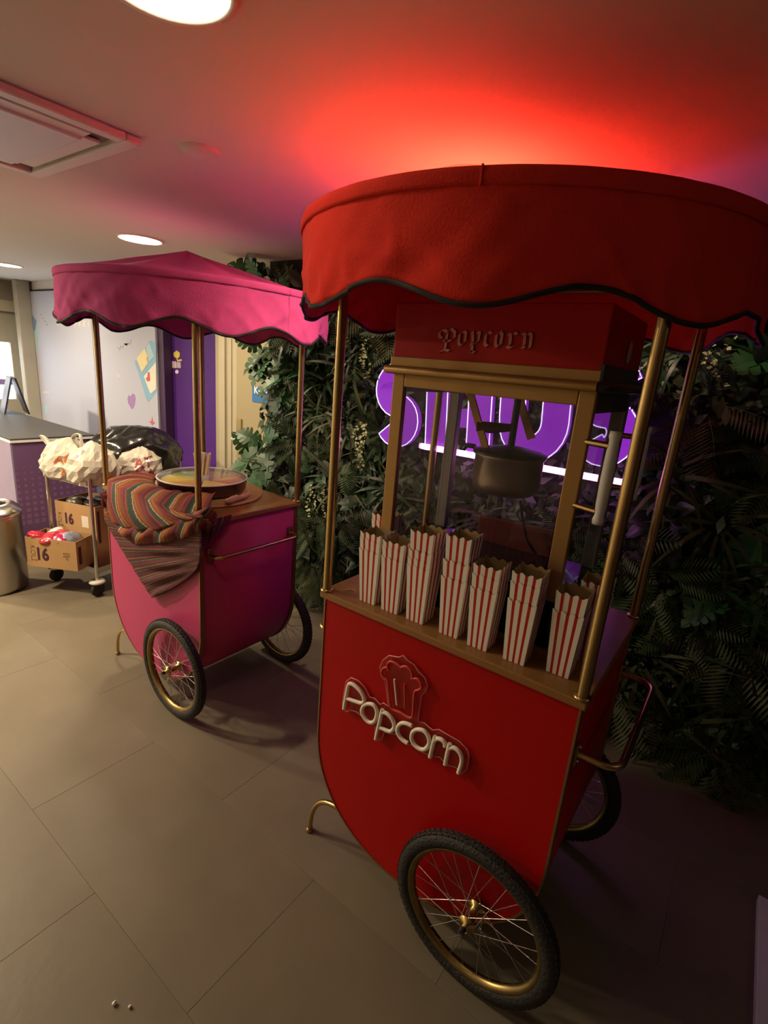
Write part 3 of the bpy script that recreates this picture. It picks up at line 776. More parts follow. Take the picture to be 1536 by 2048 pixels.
# ------------------------------------------------------------------ candy tray on the pink cart
TC = Vector((-1.262, .41, H))
tb = MB(); tb.lathe([(0, 0), (.295, 0), (.305, .004), (.305, .012), (.298, .017), (0, .017)], 56)
ob = tb.build('round_board', mat('board_wood', (.42, .24, .10), .45, var=.2, vscale=4, stretch=(1, 9, 1))); ob.location = TC
tag(ob, 'round wooden board under the candy tray on the pink cart', 'board')
tz = H + .0175
tray = thing('candy_tray', 'round candy paste tray with yellow, orange and red wedges under a clear lid', 'tray', (TC.x, TC.y, tz))
tr = MB(); tr.lathe([(0, 0), (.20, 0), (.218, .02), (.222, .066), (.226, .068), (.222, .070), (.214, .066), (.206, .022), (0, .02)], 64); tr.build('pan', mat('tray_brown', (.10, .03, .03), .3, .3), tray)
wc = [('yellow', (.80, .60, .03)), ('orange', (.75, .35, .05)), ('red', (.55, .09, .07)), ('green', (.25, .40, .08)), ('brown', (.22, .10, .05)), ('amber', (.70, .45, .06))]
order = {0: 2, 1: 4, 2: 3, 3: 0, 4: 1, 5: 5}
for k in range(6):
    nm, c = wc[order[k]]; mb = MB(); a0_ = 2 * PI * k / 6 + .35; pts = [(0.012 * math.cos(a0_ + PI / 6), .012 * math.sin(a0_ + PI / 6))]
    for j in range(9): a = a0_ + .03 + (2 * PI / 6 - .06) * j / 8; pts.append((.205 * math.cos(a), .205 * math.sin(a)))
    mb.prism(pts, lambda a, b, d: Vector((a, b, d)), .021, .058); o = mb.build('candy_wedge', mat('candy_' + nm, c, .25, var=.1), tray, bevel=.004); o['label'] = nm + ' candy paste wedge'
lid = MB(); lid.lathe([(.218, .072), (.226, .074), (.220, .080), (.15, .086), (.045, .090), (.03, .090)], 64); lid.build('lid', m_clear, tray)
rg = MB(); rg.tube([(.223 * math.cos(2 * PI * k / 64), .223 * math.sin(2 * PI * k / 64), .073) for k in range(64)], .004, 8, closed=True); rg.build('rim_ring', mat('rim_cream', (.72, .68, .6), .3), tray)
cup = MB(); cup.lathe([(0, .02), (.028, .02), (.030, .085), (.026, .085), (.024, .024), (0, .024)], 24); cup.build('stick_cup', mat('cup_clear_grey', (.45, .42, .40), .3), tray)
rnd = random.Random(5)
stk = MB(); stk.box((-.0034, -.0016, 0), (.0034, .0016, .175)); stk_me = stk.mesh('candy_stick', mat('pale_wood', (.74, .60, .42), .6, rand=.12))
for k in range(26):
    a = rnd.random() * 2 * PI; r = .019 * math.sqrt(rnd.random()); o = link('candy_stick', stk_me)
    o.location = (TC.x + r * math.cos(a), TC.y + r * math.sin(a), tz + .0245); o.rotation_euler = (r * 8 * math.sin(a) * -1, r * 8 * math.cos(a), rnd.random() * 3)
    tag(o, 'thin pale wooden candy stick in the bundle standing in the tray centre', 'stick', 'candy sticks in the tray')

# ------------------------------------------------------------------ striped cloth over the pink cart
def cpath(pts):
    P = [Vector(p) for p in pts]
    def f(u):
        u = max(0, min(1, u)) * (len(P) - 1); i = min(int(u), len(P) - 2); t = u - i
        p0 = P[max(i - 1, 0)]; p1 = P[i]; p2 = P[i + 1]; p3 = P[min(i + 2, len(P) - 1)]
        return .5 * ((2 * p1) + (p2 - p0) * t + (2 * p0 - 5 * p1 + 4 * p2 - p3) * t * t + (3 * p1 - p0 - 3 * p2 + p3) * t ** 3)
    return f
FY = PY0 - .022
tpath = [TC + Vector((.232 * math.cos(R(a)), .232 * math.sin(R(a)), .060)) for a in (212, 226, 240, 258, 284, 304, 322, 340)]
mid = [(PX0 + .00, PY0 + .10, H + .030), (PX0 + .02, PY0 + .01, H + .028), (PX0 + .15, PY0 - .018, H + .026), (PX0 + .30, PY0 - .024, H + .024), (PX0 + .45, PY0 - .024, H + .022), (PX0 + .60, PY0 - .022, H + .018), (PX0 + .74, PY0 - .015, H + .014), (PX0 + .845, PY0 + .03, H + .010)]
b1p = [ony(u, v, FY - .03) for u, v in ((210, 1000), (232, 1042), (262, 1056), (300, 1060), (345, 1050), (385, 1038), (415, 1032))] + [Vector((PX0 + W + .03, PY0 + .05, H - .06))]
b2p = [ony(u, v, FY - .018) for u, v in ((207, 985), (222, 1035), (255, 1078), (282, 1088), (330, 1084), (368, 1076), (395, 1064), (405, 1058))]
fT, fM, fB1, fB2 = cpath(tpath), cpath(mid), cpath(b1p), cpath(b2p)
def wr(u, v, k, s_): return noise.noise(Vector((u * k, v * 2.2 + s_, s_ * 5)))
cl = MB()
def S1(u, v):
    v2 = v * 2
    p = fT(u).lerp(fM(u), v2) if v2 < 1 else fM(u).lerp(fB1(u), v2 - 1)
    if v2 < 1: p.z += .022 * math.sin(PI * v2)
    else: p.y -= .030 * math.sin(PI * (v2 - 1) * .9)
    fd = math.sin(u * 52 + 3 * wr(u, v, 5, 2) + 1.5 * v)
    p.y -= .018 * wr(u, v, 14, 1) * (v + .1) + .006 * fd * (.3 + v); p.z += .010 * wr(u, v, 17, 4) + .004 * fd * (1 - v)
    return p
cl.grid(S1, 90, 34, uv=lambda u, v: (u * 1.0, v))
def S2(u, v):
    a = fB1(u) + Vector((0, .02, .03)); p = a.lerp(fB2(u), v)
    p.y -= .030 * math.sin(PI * v) + .012 * wr(u, v, 15, 9) + .006 * math.sin(u * 40 + 4 * v); return p
cl.grid(S2, 80, 16, uv=lambda u, v: (u * 1.0 + .03, v))
left = cpath([ony(u, v, FY) for u, v in ((206, 1018), (214, 1048), (238, 1090), (266, 1135), (288, 1170), (303, 1196))])
knot = cpath([ony(u, v, FY - .012) for u, v in ((404, 1060), (404, 1085), (403, 1105), (400, 1122), (388, 1145), (330, 1186))])
def S3(u, v):
    p = left(u).lerp(knot(u), v)
    p.z -= .018 * math.sin(PI * v) * (1 - u)
    p.y -= .016 * math.sin(PI * min(1, v * 1.1)) * (.5 + .5 * math.sin(u * 34 + 2 * v)) + .010 * wr(u, v, 10, 20)
    return p
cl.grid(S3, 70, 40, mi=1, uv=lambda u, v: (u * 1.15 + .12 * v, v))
SX = PX0 + W + .018
top4 = cpath([Vector((PX0 + W - .02, PY0 - .022, H + .012)), Vector((SX, PY0 + .03, H + .008)), Vector((SX, PY0 + .10, H + .008)), Vector((SX - .01, PY0 + .16, H + .006))])
bot4 = cpath([ony(402, 1108, FY - .01), Vector((SX + .01, PY0 + .012, .925)), Vector((SX + .01, PY0 + .05, .96)), Vector((SX + .006, PY0 + .12, 1.0))])
def S4(u, v):
    p = top4(u).lerp(bot4(u), v); p.x += .010 * abs(wr(u, v, 9, 31)) + .006 * math.sin(PI * v); p.y -= .006 * (1 - u); return p
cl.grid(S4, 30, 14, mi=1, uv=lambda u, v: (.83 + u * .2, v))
def kilim(nm, bands, reps):
  m_kilim = bpy.data.materials.new(nm); nt, b = nodes_of(m_kilim)
  uvn = nt.nodes.new('ShaderNodeUVMap'); sep = nt.nodes.new('ShaderNodeSeparateXYZ'); nt.links.new(uvn.outputs[0], sep.inputs[0])
  nzn = nt.nodes.new('ShaderNodeTexNoise'); nzn.inputs['Scale'].default_value = 60; nt.links.new(uvn.outputs[0], nzn.inputs['Vector'])
  m1 = nt.nodes.new('ShaderNodeMath'); m1.operation = 'MULTIPLY_ADD'; m1.inputs[1].default_value = .02; nt.links.new(nzn.outputs['Fac'], m1.inputs[0]); nt.links.new(sep.outputs['X'], m1.inputs[2])
  m2 = nt.nodes.new('ShaderNodeMath'); m2.operation = 'MULTIPLY'; m2.inputs[1].default_value = reps; nt.links.new(m1.outputs[0], m2.inputs[0])
  fr_ = nt.nodes.new('ShaderNodeMath'); fr_.operation = 'FRACT'; nt.links.new(m2.outputs[0], fr_.inputs[0])
  cr = nt.nodes.new('ShaderNodeValToRGB'); cr.color_ramp.interpolation = 'CONSTANT'
  E_ = cr.color_ramp.elements
  E_[0].position = 0; E_[0].color = (*bands[0][1], 1); E_[1].position = bands[1][0]; E_[1].color = (*bands[1][1], 1)
  for p_, c_ in bands[2:]: e = E_.new(p_); e.color = (*c_, 1)
  nt.links.new(fr_.outputs[0], cr.inputs[0]); nt.links.new(cr.outputs[0], b.inputs['Base Color']); b.inputs['Roughness'].default_value = .9
  n3 = nt.nodes.new('ShaderNodeTexNoise'); n3.inputs['Scale'].default_value = 250; nt.links.new(uvn.outputs[0], n3.inputs['Vector'])
  bp_ = nt.nodes.new('ShaderNodeBump'); bp_.inputs['Strength'].default_value = .4; bp_.inputs['Distance'].default_value = .004; nt.links.new(n3.outputs['Fac'], bp_.inputs['Height']); nt.links.new(bp_.outputs[0], b.inputs['Normal'])
  return m_kilim
face_bands = [(0, (.26, .075, .018)), (.22, (.20, .03, .035)), (.40, (.12, .02, .035)), (.52, (.30, .06, .04)), (.60, (.045, .07, .055)), (.76, (.05, .075, .06)), (.80, (.55, .42, .30)), (.84, (.26, .075, .018)), (.97, (.5, .25, .1))]
shaded_back_bands = [(0, (.10, .018, .025)), (.22, (.055, .012, .02)), (.45, (.30, .09, .025)), (.53, (.09, .016, .025)), (.66, (.025, .03, .026)), (.80, (.34, .24, .17)), (.83, (.07, .014, .022)), (.97, (.15, .03, .02))]  # reverse of the weave, darkened further for shade on the lower folds
clo = cl.build('striped_cloth', [kilim('striped_weave', face_bands, 6.5), kilim('weave_reverse_shaded', shaded_back_bands, 9.0)], solid=.003, fix=False)
tag(clo, 'striped woven cloth in orange, maroon and green draped over the pink cart', 'cloth')
mb = MB(); mb.tube(smooth_path([onz(*q, H + .035) for q in ((455, 1003), (468, 998), (482, 995), (492, 990), (496, 985))]), [.010] + [.016] * 22 + [.013] * 2, 10)
for i, v in enumerate(mb.V): mb.V[i] = v + Vector((0, 0, .006 * noise.noise(v * 40)))
tag(mb.build('rolled_napkin', mat('tan_cloth', (.45, .25, .15), .9)), 'rolled tan napkin beside the candy tray on the pink cart', 'napkin')

# ------------------------------------------------------------------ counter, trash can, boards at the far left
CX1, CY0, CY1, CZ = -3.50, .285, .90, 1.0
co = (CX1, CY0, 0)
ctr = thing('counter', 'purple service counter with grey top at the far left', 'counter', co)
m_cp = bpy.data.materials.new('dotted_purple'); MATS['dotted_purple'] = m_cp
nt, b = nodes_of(m_cp)
tc = nt.nodes.new('ShaderNodeTexCoord'); sp_ = nt.nodes.new('ShaderNodeSeparateXYZ'); nt.links.new(tc.outputs['Object'], sp_.inputs[0])
def mth(op, a, bv=None, c=None):
    n = nt.nodes.new('ShaderNodeMath'); n.operation = op
    for i, x in enumerate((a, bv, c)):
        if x is None: continue
        if isinstance(x, (int, float)): n.inputs[i].default_value = x
        else: nt.links.new(x, n.inputs[i])
    return n.outputs[0]
fy = mth('ABSOLUTE', mth('SUBTRACT', mth('FRACT', mth('MULTIPLY', sp_.outputs['Y'], 20)), .5)); fz = mth('ABSOLUTE', mth('SUBTRACT', mth('FRACT', mth('MULTIPLY', sp_.outputs['Z'], 20)), .5))
size = mth('MULTIPLY', mth('SUBTRACT', .95, sp_.outputs['Z']), .55)
inside = mth('LESS_THAN', mth('MAXIMUM', fy, fz), mth('MINIMUM', size, .36))
inside = mth('MULTIPLY', inside, mth('GREATER_THAN', sp_.outputs['Z'], .3))
mx = nt.nodes.new('ShaderNodeMix'); mx.data_type = 'RGBA'; mx.inputs[6].default_value = (.15, .075, .19, 1); mx.inputs[7].default_value = (.22, .12, .25, 1)
nt.links.new(inside, mx.inputs[0]); nt.links.new(mx.outputs[2], b.inputs['Base Color']); b.inputs['Roughness'].default_value = .4
MB().box((-6.2, CY0 + .012, 0), (CX1 - .012, CY1 - .01, CZ - .03)).build('body', m_cp, ctr, co)
MB().box((-6.2, CY0, 0.06), (CX1 - .012, CY0 + .012, CZ - .03)).build('front_board', mat('lavender_board', (.26, .22, .36), .4), ctr, co)
MB().box((-6.2, CY0, CZ - .014), (CX1, CY1, CZ)).build('top', mat('grey_top', (.07, .07, .073), .5, spec=.25), ctr, co, bevel=.003)
MB().box((-6.2, CY0 - .002, CZ - .032), (CX1 + .002, CY1, CZ - .014)).build('edge_strip', mat('edge_white', (.8, .78, .8), .4), ctr, co)

tx = onz(30, 825, CZ)
bx_ = thing('menu_board', 'black folding tabletop board standing on the grey counter', 'board', (tx.x, tx.y, CZ), R(78))
for nm, s_, c_ in (('front_leaf', 1, (.03, .025, .04)), ('rear_leaf', -1, (.05, .045, .06))):
    mb = MB(); mb.obox((s_ * .075, 0, .175), (.008, 0, 0), (0, .16, 0), (0, 0, .175))
    for i, v in enumerate(mb.V):
        mb.V[i] = Vector((s_ * .10 - s_ * (v.z / .35) * .085 + (v.x - s_ * .075), v.y, v.z + .0))
    mb.build(nm, mat('board_' + nm, c_, .4), bx_)

tcx, tcy, tr_ = -3.13, -.01, .185
can = thing('trash_can', 'shiny steel trash can with round opening in front of the counter', 'trash can', (tcx, tcy, 0))
mb = MB(); mb.lathe([(0, .005), (tr_ - .004, .005), (tr_ - .004, .02), (tr_, .025), (tr_, 0.535), (tr_ + .003, 0.540), (tr_ + .003, 0.555)], 48); mb.build('body', mat('can_steel', (.55, .52, .48), .28, 1, var=.1, stretch=(1, 1, .05)), can)
mb = MB(); mb.lathe([(tr_ + .006, 0.550), (tr_ + .012, 0.555), (tr_ + .014, 0.570), (tr_ + .006, 0.587), (tr_ - .03, 0.620), (tr_ - .06, 0.635), (tr_ - .068, 0.633), (tr_ - .070, 0.605), (tr_ - .075, 0.555)], 48); mb.build('lid_ring', m_steel, can)
mb = MB(); mb.lathe([(0, 0.535), (tr_ - .07, 0.535), (tr_ - .07, 0.565)], 32); mb.build('opening', m_black, can)

# ------------------------------------------------------------------ service trolley
TRZ = R(11)
TL = Vector((-2.99, .32, 0))
def tw(x, y, z): return TL + Vector((x * math.cos(TRZ) - y * math.sin(TRZ), x * math.sin(TRZ) + y * math.cos(TRZ), z))
tro = thing('service_trolley', 'steel two-shelf service trolley loaded with bags and cartons', 'trolley', TL, TRZ)
TWd, TLn, TH = .46, .78, .925
def uframe(y):
    r = .06; p = [(0, y, .12), (0, y, TH - r)]
    for k in range(1, 6): a = PI / 2 * k / 6; p.append((r - r * math.cos(a), y, TH - r + r * math.sin(a)))
    p += [(r, y, TH), (TWd - r, y, TH)]
    for k in range(1, 6): a = PI / 2 * k / 6; p.append((TWd - r + r * math.sin(a), y, TH - r + r * math.cos(a)))
    p += [(TWd, y, TH - r), (TWd, y, .12)]
    return MB().tube(p, .0125, 12)
for y in (0, TLn): uframe(y).build('end_frame', m_steel, tro)
for z in (.80, .17):
    mb = MB(); mb.box((.0, -.0, z), (TWd, TLn, z + .004)).box((0, -.004, z), (TWd, .004, z + .04)).box((0, TLn - .004, z), (TWd, TLn + .004, z + .04)).box((0, 0, z), (.004, TLn, z + .04)).box((TWd - .004, 0, z), (TWd, TLn, z + .04))
    mb.build('shelf', mat('shelf_steel', (.52, .50, .47), .35, .9), tro)
for x, y in ((0, 0), (TWd, 0), (0, TLn), (TWd, TLn)):
    mb = MB(); mb.lathe([(0, .125), (.045, .122), (.055, .108), (.045, .100), (0, .098)], 20, (x, y, 0)); bump = mb.build('caster_bumper', mat('bumper_white', (.62, .60, .52), .5), tro)
    mb = MB(); mb.obox((x, y - .0, .075), (.004, 0, 0), (0, .018, .0), (0, 0, .028)); mb.box((x - .018, y - .014, .094), (x + .018, y + .014, .10)); mb.V = [v + Vector((.016, 0, 0)) if False else v for v in mb.V]
    mb.build('caster_fork', mat('fork_cream', (.6, .58, .48), .4), tro)
    mb = MB(); mb.lathe([(0, -.014), (.044, -.014), (.05, -.008), (.05, .008), (.044, .014), (0, .014)], 24, (x, y, .05), 'y'); mb.V = [Vector((x + (v.y - y), y + (v.x - x), v.z)) for v in mb.V]
    mb.build('caster_wheel', m_tyre, tro)

def carton(name, label, org, rz, a, bb, h, open_top=True, fl=.0):
    t = thing(name, label, 'carton', org, rz, None)
    th = .004
    MB().box((0, 0, 0), (a, th, h)).build('front_wall', m_card, t)
    MB().box((0, bb - th, 0), (a, bb, h)).build('back_wall', m_card, t)
    MB().box((0, th, 0), (th, bb - th, h)).build('side_wall', m_card, t)
    MB().box((a - th, th, 0), (a, bb - th, h)).build('side_wall', m_card, t)
    MB().box((th, th, 0), (a - th, bb - th, th)).build('base', m_card, t)
    return t
ax = onz(56, 1131, .215); bxp = onz(156, 1143, .215)
lrz = math.atan2(bxp.y - ax.y, bxp.x - ax.x); lw = (bxp - ax).length
lc = carton('carton', 'open carton printed 16 full of snack packets, sticking out of the lower shelf', (ax.x, ax.y, .215), lrz, lw, .20, .215)
place_text('number_print', '16', .125, m_print, lc, (lw * .31, -.001, .095), (1, 0, 0), (0, 0, 1), .0005, .004, .8)
place_text('word_print', 'KOLİ', .05, mat('print_brown', (.22, .12, .05), .7), lc, (lw * .13, -.001, .10), (0, 0, -1), (1, 0, 0), .0005)
place_text('small_print', 'KOLİ\nADET\n16', .02, mat('print_brown', (.22, .12, .05), .7), lc, (lw * .8, -.001, .10), (1, 0, 0), (0, 0, 1), .0005)
MB().box((lw, .02, .04), (lw + .001, .05, .17)).build('edge_mark', m_print, lc)
uo = Vector((-2.965, .345, .176)); urz = R(20)
uc = carton('carton', 'upright carton printed 16 with a white sticker at the back of the lower shelf', tuple(uo), urz, .36, .30, .455)
place_text('number_print', '16', .11, m_print, uc, (.115, -.001, .33), (1, 0, 0), (0, 0, 1), .0005, .004, .8)
place_text('word_print', 'KOLİ', .045, mat('print_brown', (.22, .12, .05), .7), uc, (.035, -.001, .32), (0, 0, -1), (1, 0, 0), .0005)
MB().box((.235, -.0012, .29), (.295, 0, .375)).build('sticker', mat('sticker_white', (.72, .68, .58), .6), uc)
MB().box((.36, .015, .18), (.361, .035, .42)).build('edge_mark', m_print, uc)

def blob(rx, ry, rz_, amp, freq, seed, n=30, flat=True, sharp=True, amp2=.0):
    mb = MB()
    def f(u, v):
        th = u * 2 * PI; ph = (v - .5) * PI * .999
        d = Vector((math.cos(th) * math.cos(ph), math.sin(th) * math.cos(ph), math.sin(ph)))
        q = d * freq + Vector((seed * 7.1, seed * 3.3, seed))
        nn = noise.noise(q)
        if sharp: nn = 1 - 2 * abs(nn)
        n2 = noise.noise(q * 2.7)
        n2 = 1 - 2 * abs(n2)
        k = 1 + amp * nn + amp2 * n2
        p = Vector((d.x * rx * k, d.y * ry * k, d.z * rz_ * k))
        if flat and p.z < -rz_ * .55: p.z = -rz_ * .55
        return p
    mb.grid(f, n * 2, n); return mb
# snack packets in the low carton
rnd = random.Random(11)
pcols = [((.50, .02, .05), 'red'), ((.50, .03, .06), 'red'), ((.70, .66, .68), 'white'), ((.45, .02, .10), 'crimson'), ((.30, .36, .48), 'blue grey'), ((.55, .05, .05), 'red')]
spots = [(.06, .06), (.15, .05), (.12, .13), (.22, .06), (.27, .10), (.20, .14)]
plab = ['crimson snack packet at the left front of the open carton', 'red snack packet at the middle front of the open carton', 'white snack packet in the middle of the open carton', 'deep pink snack packet near the right front of the open carton', 'blue grey snack packet leaning at the right of the open carton', 'red snack packet at the back of the open carton']
ca, sa = math.cos(lrz), math.sin(lrz)
for (x, y), (c, nm), lab in zip(spots, pcols, plab):
    mb = blob(.068, .058, .032, .10, 2.0, rnd.random() * 20, 14, False, False, .10)
    o = mb.build('snack_packet', mat('packet_' + nm.replace(' ', '_') + '_%d' % int(x * 100), c, .22, var=.45, vscale=28, spec=.8))
    o.location = (ax.x + x * ca - y * sa, ax.y + x * sa + y * ca, .215 + .205); o.rotation_euler = (rnd.uniform(-.5, .5), rnd.uniform(-.5, .5), rnd.random() * 3)
    tag(o, lab, 'snack packet', 'snack packets in the open carton')
rnd2 = [(.10, .10), (.25, .11), (.18, .19)]
ca2, sa2 = math.cos(urz), math.sin(urz)
for k, (x, y) in enumerate(rnd2):
    mb = blob(.08, .07, .035, .10, 2.0, 30 + k, 12, False, False, .08)
    o = mb.build('snack_packet', mat('packet_dark_%d' % k, [(.06, .05, .03), (.03, .02, .02), (.35, .32, .28)][k], .3, var=.4, vscale=20))
    o.location = (uo.x + x * ca2 - y * sa2, uo.y + x * sa2 + y * ca2, uo.z + .44)
    tag(o, ['olive packet at the left of the upright carton', 'black packet at the right of the upright carton', 'pale packet at the back of the upright carton'][k], 'snack packet', 'packets in the upright carton')

# bags on the top shelf
SZ = .806
m_bagw = mat('white_plastic', (.55, .52, .44), .32, var=.05, bump=.25, bscale=14)
m_bagk = mat('black_plastic', (.010, .010, .010), .22, var=.1, bump=.5, bscale=9, spec=.7)
m_or = mat('print_orange', (.55, .14, .03), .5); m_rd = mat('print_maroon', (.30, .03, .03), .5)
bgp = tw(.22, .56, SZ)
mb = blob(.30, .32, .215, .10, 1.6, 3, 40, True, True, .05)
o = mb.build('garbage_bag', m_bagk); o.location = (bgp.x, bgp.y, SZ + .215 * .55 + .003); tag(o, 'bulging black garbage bag on top of the trolley', 'garbage bag')

def wrap_on(mb_target, text, size, pos, parent, m, name, off=.006, xs_=1.0, rot=0.0):
    # lettering laid on the bag: flat letters bent onto its surface facing the viewer
    me = text_mesh(text, size, .0004, .0025); me.materials.clear(); me.materials.append(m)
    return me
def bag(name, label, pos, rad, seed, prints, loops, amp=.16):
    t = thing(name, label, 'plastic bag', pos)
    mb = blob(rad[0], rad[1], rad[2], amp, 1.5, seed, 15, True, True, .10)
    zoff = rad[2] * .55
    body_me = mb; ob = None
    mb2 = MB(); mb2.V = [v + Vector((0, 0, zoff + (max(0, v.z) / rad[2]) * .02 * math.exp(-((v.x / rad[0]) ** 2 + (v.y / rad[1]) ** 2) * 3))) for v in mb.V]; mb2.F = mb.F; mb2.MI = mb.MI; mb2.S = [False] * len(mb.S)
    ob = mb2.build('bag_body', m_bagw, t)
    bpy.context.view_layer.update()
    for lp in loops:
        g_ = MB(); pth = smooth_path(lp, n=5)
        n = len(pth)
        g_.tube(pth, [.022 - .010 * math.sin(PI * i / (n - 1)) for i in range(n)], 8, flat=.35)
        g_.build('bag_handle', m_bagw, t)
    tocam = (CAM - Vector(pos)); tocam.z = 0; tocam.normalize(); X = Vector((-tocam.y, tocam.x, 0)); 
    for (txt, size, dx, dz, m) in prints:
        me = text_mesh(txt, size, .0, .0022); me.materials.clear(); me.materials.append(m)
        bm = bmesh.new(); bm.from_mesh(me); bmesh.ops.triangulate(bm, faces=bm.faces); bmesh.ops.subdivide_edges(bm, edges=[e for e in bm.edges if e.calc_length() > .02], cuts=1); bm.to_mesh(me); bm.free()
        for v in me.vertices:
            o0 = tocam * .8 + X * (v.co.x + dx) + Vector((0, 0, dz + v.co.y))
            hit, loc, nor, idx = ob.ray_cast(o0, -tocam)
            v.co = (loc + tocam * .003) if hit else (X * (v.co.x + dx) + Vector((0, 0, dz + v.co.y)))
        link('bag_print', me, t)
    return t
p = tw(.10, .11, SZ + .005)
bag('shopping_bag', 'white plastic bag with orange print at the front left of the trolley', p, (.185, .15, .15), 5,
    [('AO', .085, -.03, .15, m_or), ('ATA', .08, .02, .07, m_or)],
    [[(-.12, -.04, .14), (-.20, -.06, .24), (-.26, -.07, .255), (-.20, -.04, .19), (-.08, 0, .16)], [(0, 0, .18), (.05, .02, .29), (.13, .03, .31), (.15, .02, .20), (.08, .0, .14)], [(-.02, 0, .14), (-.02, .0, .23), (.04, .02, .26), (.08, .02, .2)]], .20)
p = tw(.35, .11, SZ + .005)
bag('shopping_bag', 'knotted white plastic bag at the front right of the trolley', p, (.17, .14, .15), 9,
    [('A', .06, .10, .04, m_or)], [[(-.06, 0, .13), (-.02, -.03, .20), (.05, -.03, .21), (.10, 0, .14)], [(-.03, .03, .14), (.02, .02, .24), (.09, .01, .22), (.12, 0, .12)]], .20)
p = tw(.40, .42, SZ + .005)
bag('shopping_bag', 'white plastic bag with red capital letters AT ISA below the black bag', p, (.19, .16, .125), 14,
    [('AT', .095, .05, .135, m_rd), ('ISA', .095, .06, .055, m_rd)], [[(.05, 0, .08), (.10, 0, .17), (.13, .0, .16), (.15, 0, .06)]], .16)

# ------------------------------------------------------------------ blue door sign
KY = YD - .023
k0 = ony(505, 775, KY); ks = thing('door_sign', 'blue sign with white letters KAPI on the cream door', 'sign', (k0.x + .13, KY, k0.z - .04))
MB().box((-.13, -.003, -.07), (.13, 0, .055)).build('plate', mat('sign_blue', (.03, .16, .42), .4), ks)
place_text('lettering', 'KAPI', .075, mat('sign_white', (.85, .85, .85), .4), ks, (-.03, -.0035, .022), (1, 0, 0), (0, 0, 1), .0004, .002)

# ------------------------------------------------------------------ purple letter sign on the plant wall
SY = 1.33
so = (-.80, SY, 1.30)
sg = thing('letter_sign', 'large glowing purple letters with white outline on the plant wall', 'sign', so)
m_let = emit('letter_purple', (.26, .022, .50), .42, (.05, .01, .10)); m_out = emit('letter_outline', (.62, .60, 1.0), .75); m_out.cycles.emission_sampling = 'NONE'
def stroke_outline(path, wd):
    P = [Vector(p) for p in path]; L, Rr_ = [], []
    for i in range(len(P)):
        d = (P[min(i + 1, len(P) - 1)] - P[max(i - 1, 0)]).normalized(); nn = Vector((-d.y, d.x)) * wd
        L.append(P[i] + nn); Rr_.append(P[i] - nn)
    return L, Rr_
def letter(name, paths, wd, x0, s, z0):
    # the letter is made of one swept band; outline tube follows its border
    for pi_, pth in enumerate(paths):
        L, Rt = stroke_outline([(x0 + x * s, z0 + y * s) for x, y in pth], wd)
        mb = MB(); n = len(L); vs = []
        for a, b_ in zip(L, Rt): vs += [(a.x, SY, a.y), (b_.x, SY, b_.y), (b_.x, SY + .04, b_.y), (a.x, SY + .04, a.y)]
        fs = []
        for i in range(n - 1):
            for k in range(4): fs.append((i * 4 + k, i * 4 + (k + 1) % 4, (i + 1) * 4 + (k + 1) % 4, (i + 1) * 4 + k))
        fs += [(0, 1, 2, 3), tuple((n - 1) * 4 + k for k in (3, 2, 1, 0))]
        mb.add(vs, fs); ob = mb.build(name, m_let, sg, so)
        ring = L + Rt[::-1]
        MB().tube([(v.x, SY - .003, v.y) for v in ring], .003, 6, closed=True).build('outline', m_out, ob, so)
# S A U S, heights 1.29..1.80
def arc(cx_, cy_, rx, ry, a0, a1, n=12): return [(cx_ + rx * math.cos(R(a0 + (a1 - a0) * k / n)), cy_ + ry * math.sin(R(a0 + (a1 - a0) * k / n))) for k in range(n + 1)]
ZB, ZT = 1.295, 1.775
hw = .066
def S_path(cx_, w_):
    r = (ZT - ZB - 2 * hw) / 4; zc1 = ZT - hw - r; zc2 = ZB + hw + r; rx = w_ / 2 - hw
    return arc(cx_, zc1, rx, r, 25, 270, 16) + arc(cx_, zc2, rx, r, 90, -150, 16)[1:]
letter('letter_s', [S_path(-.69, .30)], hw, 0, 1, 0)
letter('letter_s', [S_path(.47, .28)], hw, 0, 1, 0)
letter('letter_a', [[(-.42, ZB)] + [(-.42, 1.5), (-.42, 1.62)] + arc(-.29, 1.62, .13, .13, 180, 0, 12)[1:] + [(-.16, 1.5), (-.16, ZB)]], hw, 0, 1, 0)
MB().box((-.36, SY + .004, 1.43), (-.22, SY + .036, 1.53)).build('letter_bar', m_let, sg, so)
letter('letter_u', [[(0.02, ZT), (.02, 1.6), (.02, 1.5)] + arc(.13, 1.48, .11, .13, 180, 360, 12)[1:] + [(.24, 1.6), (.24, ZT)]], hw, 0, 1, 0)
sg.location = (-.80, SY, 1.30); sg.rotation_euler = (0, -R(4.5), 0)
tb0, tb1 = ony(838, 898, 1.30), ony(1262, 961, 1.30)
zz = (tb0.z + tb1.z) / 2 - .075
tl = thing('neon_tube', 'glowing magenta light tube under the purple letters', 'light', (tb0.x, 1.31, zz))
zt_ = (tb0.z + tb1.z) / 2
tl.location.z = zt_
MB().tube([(0, 0, 0), (tb1.x - tb0.x, 0, 0)], .016, 10).build('tube', emit('magenta_tube', (1.0, .25, 1.0), 5.0), tl)
for x in (0, tb1.x - tb0.x): MB().tube([(x - .012, 0, 0), (x + .012, 0, 0)], .016, 10).build('end_cap', m_dark, tl)

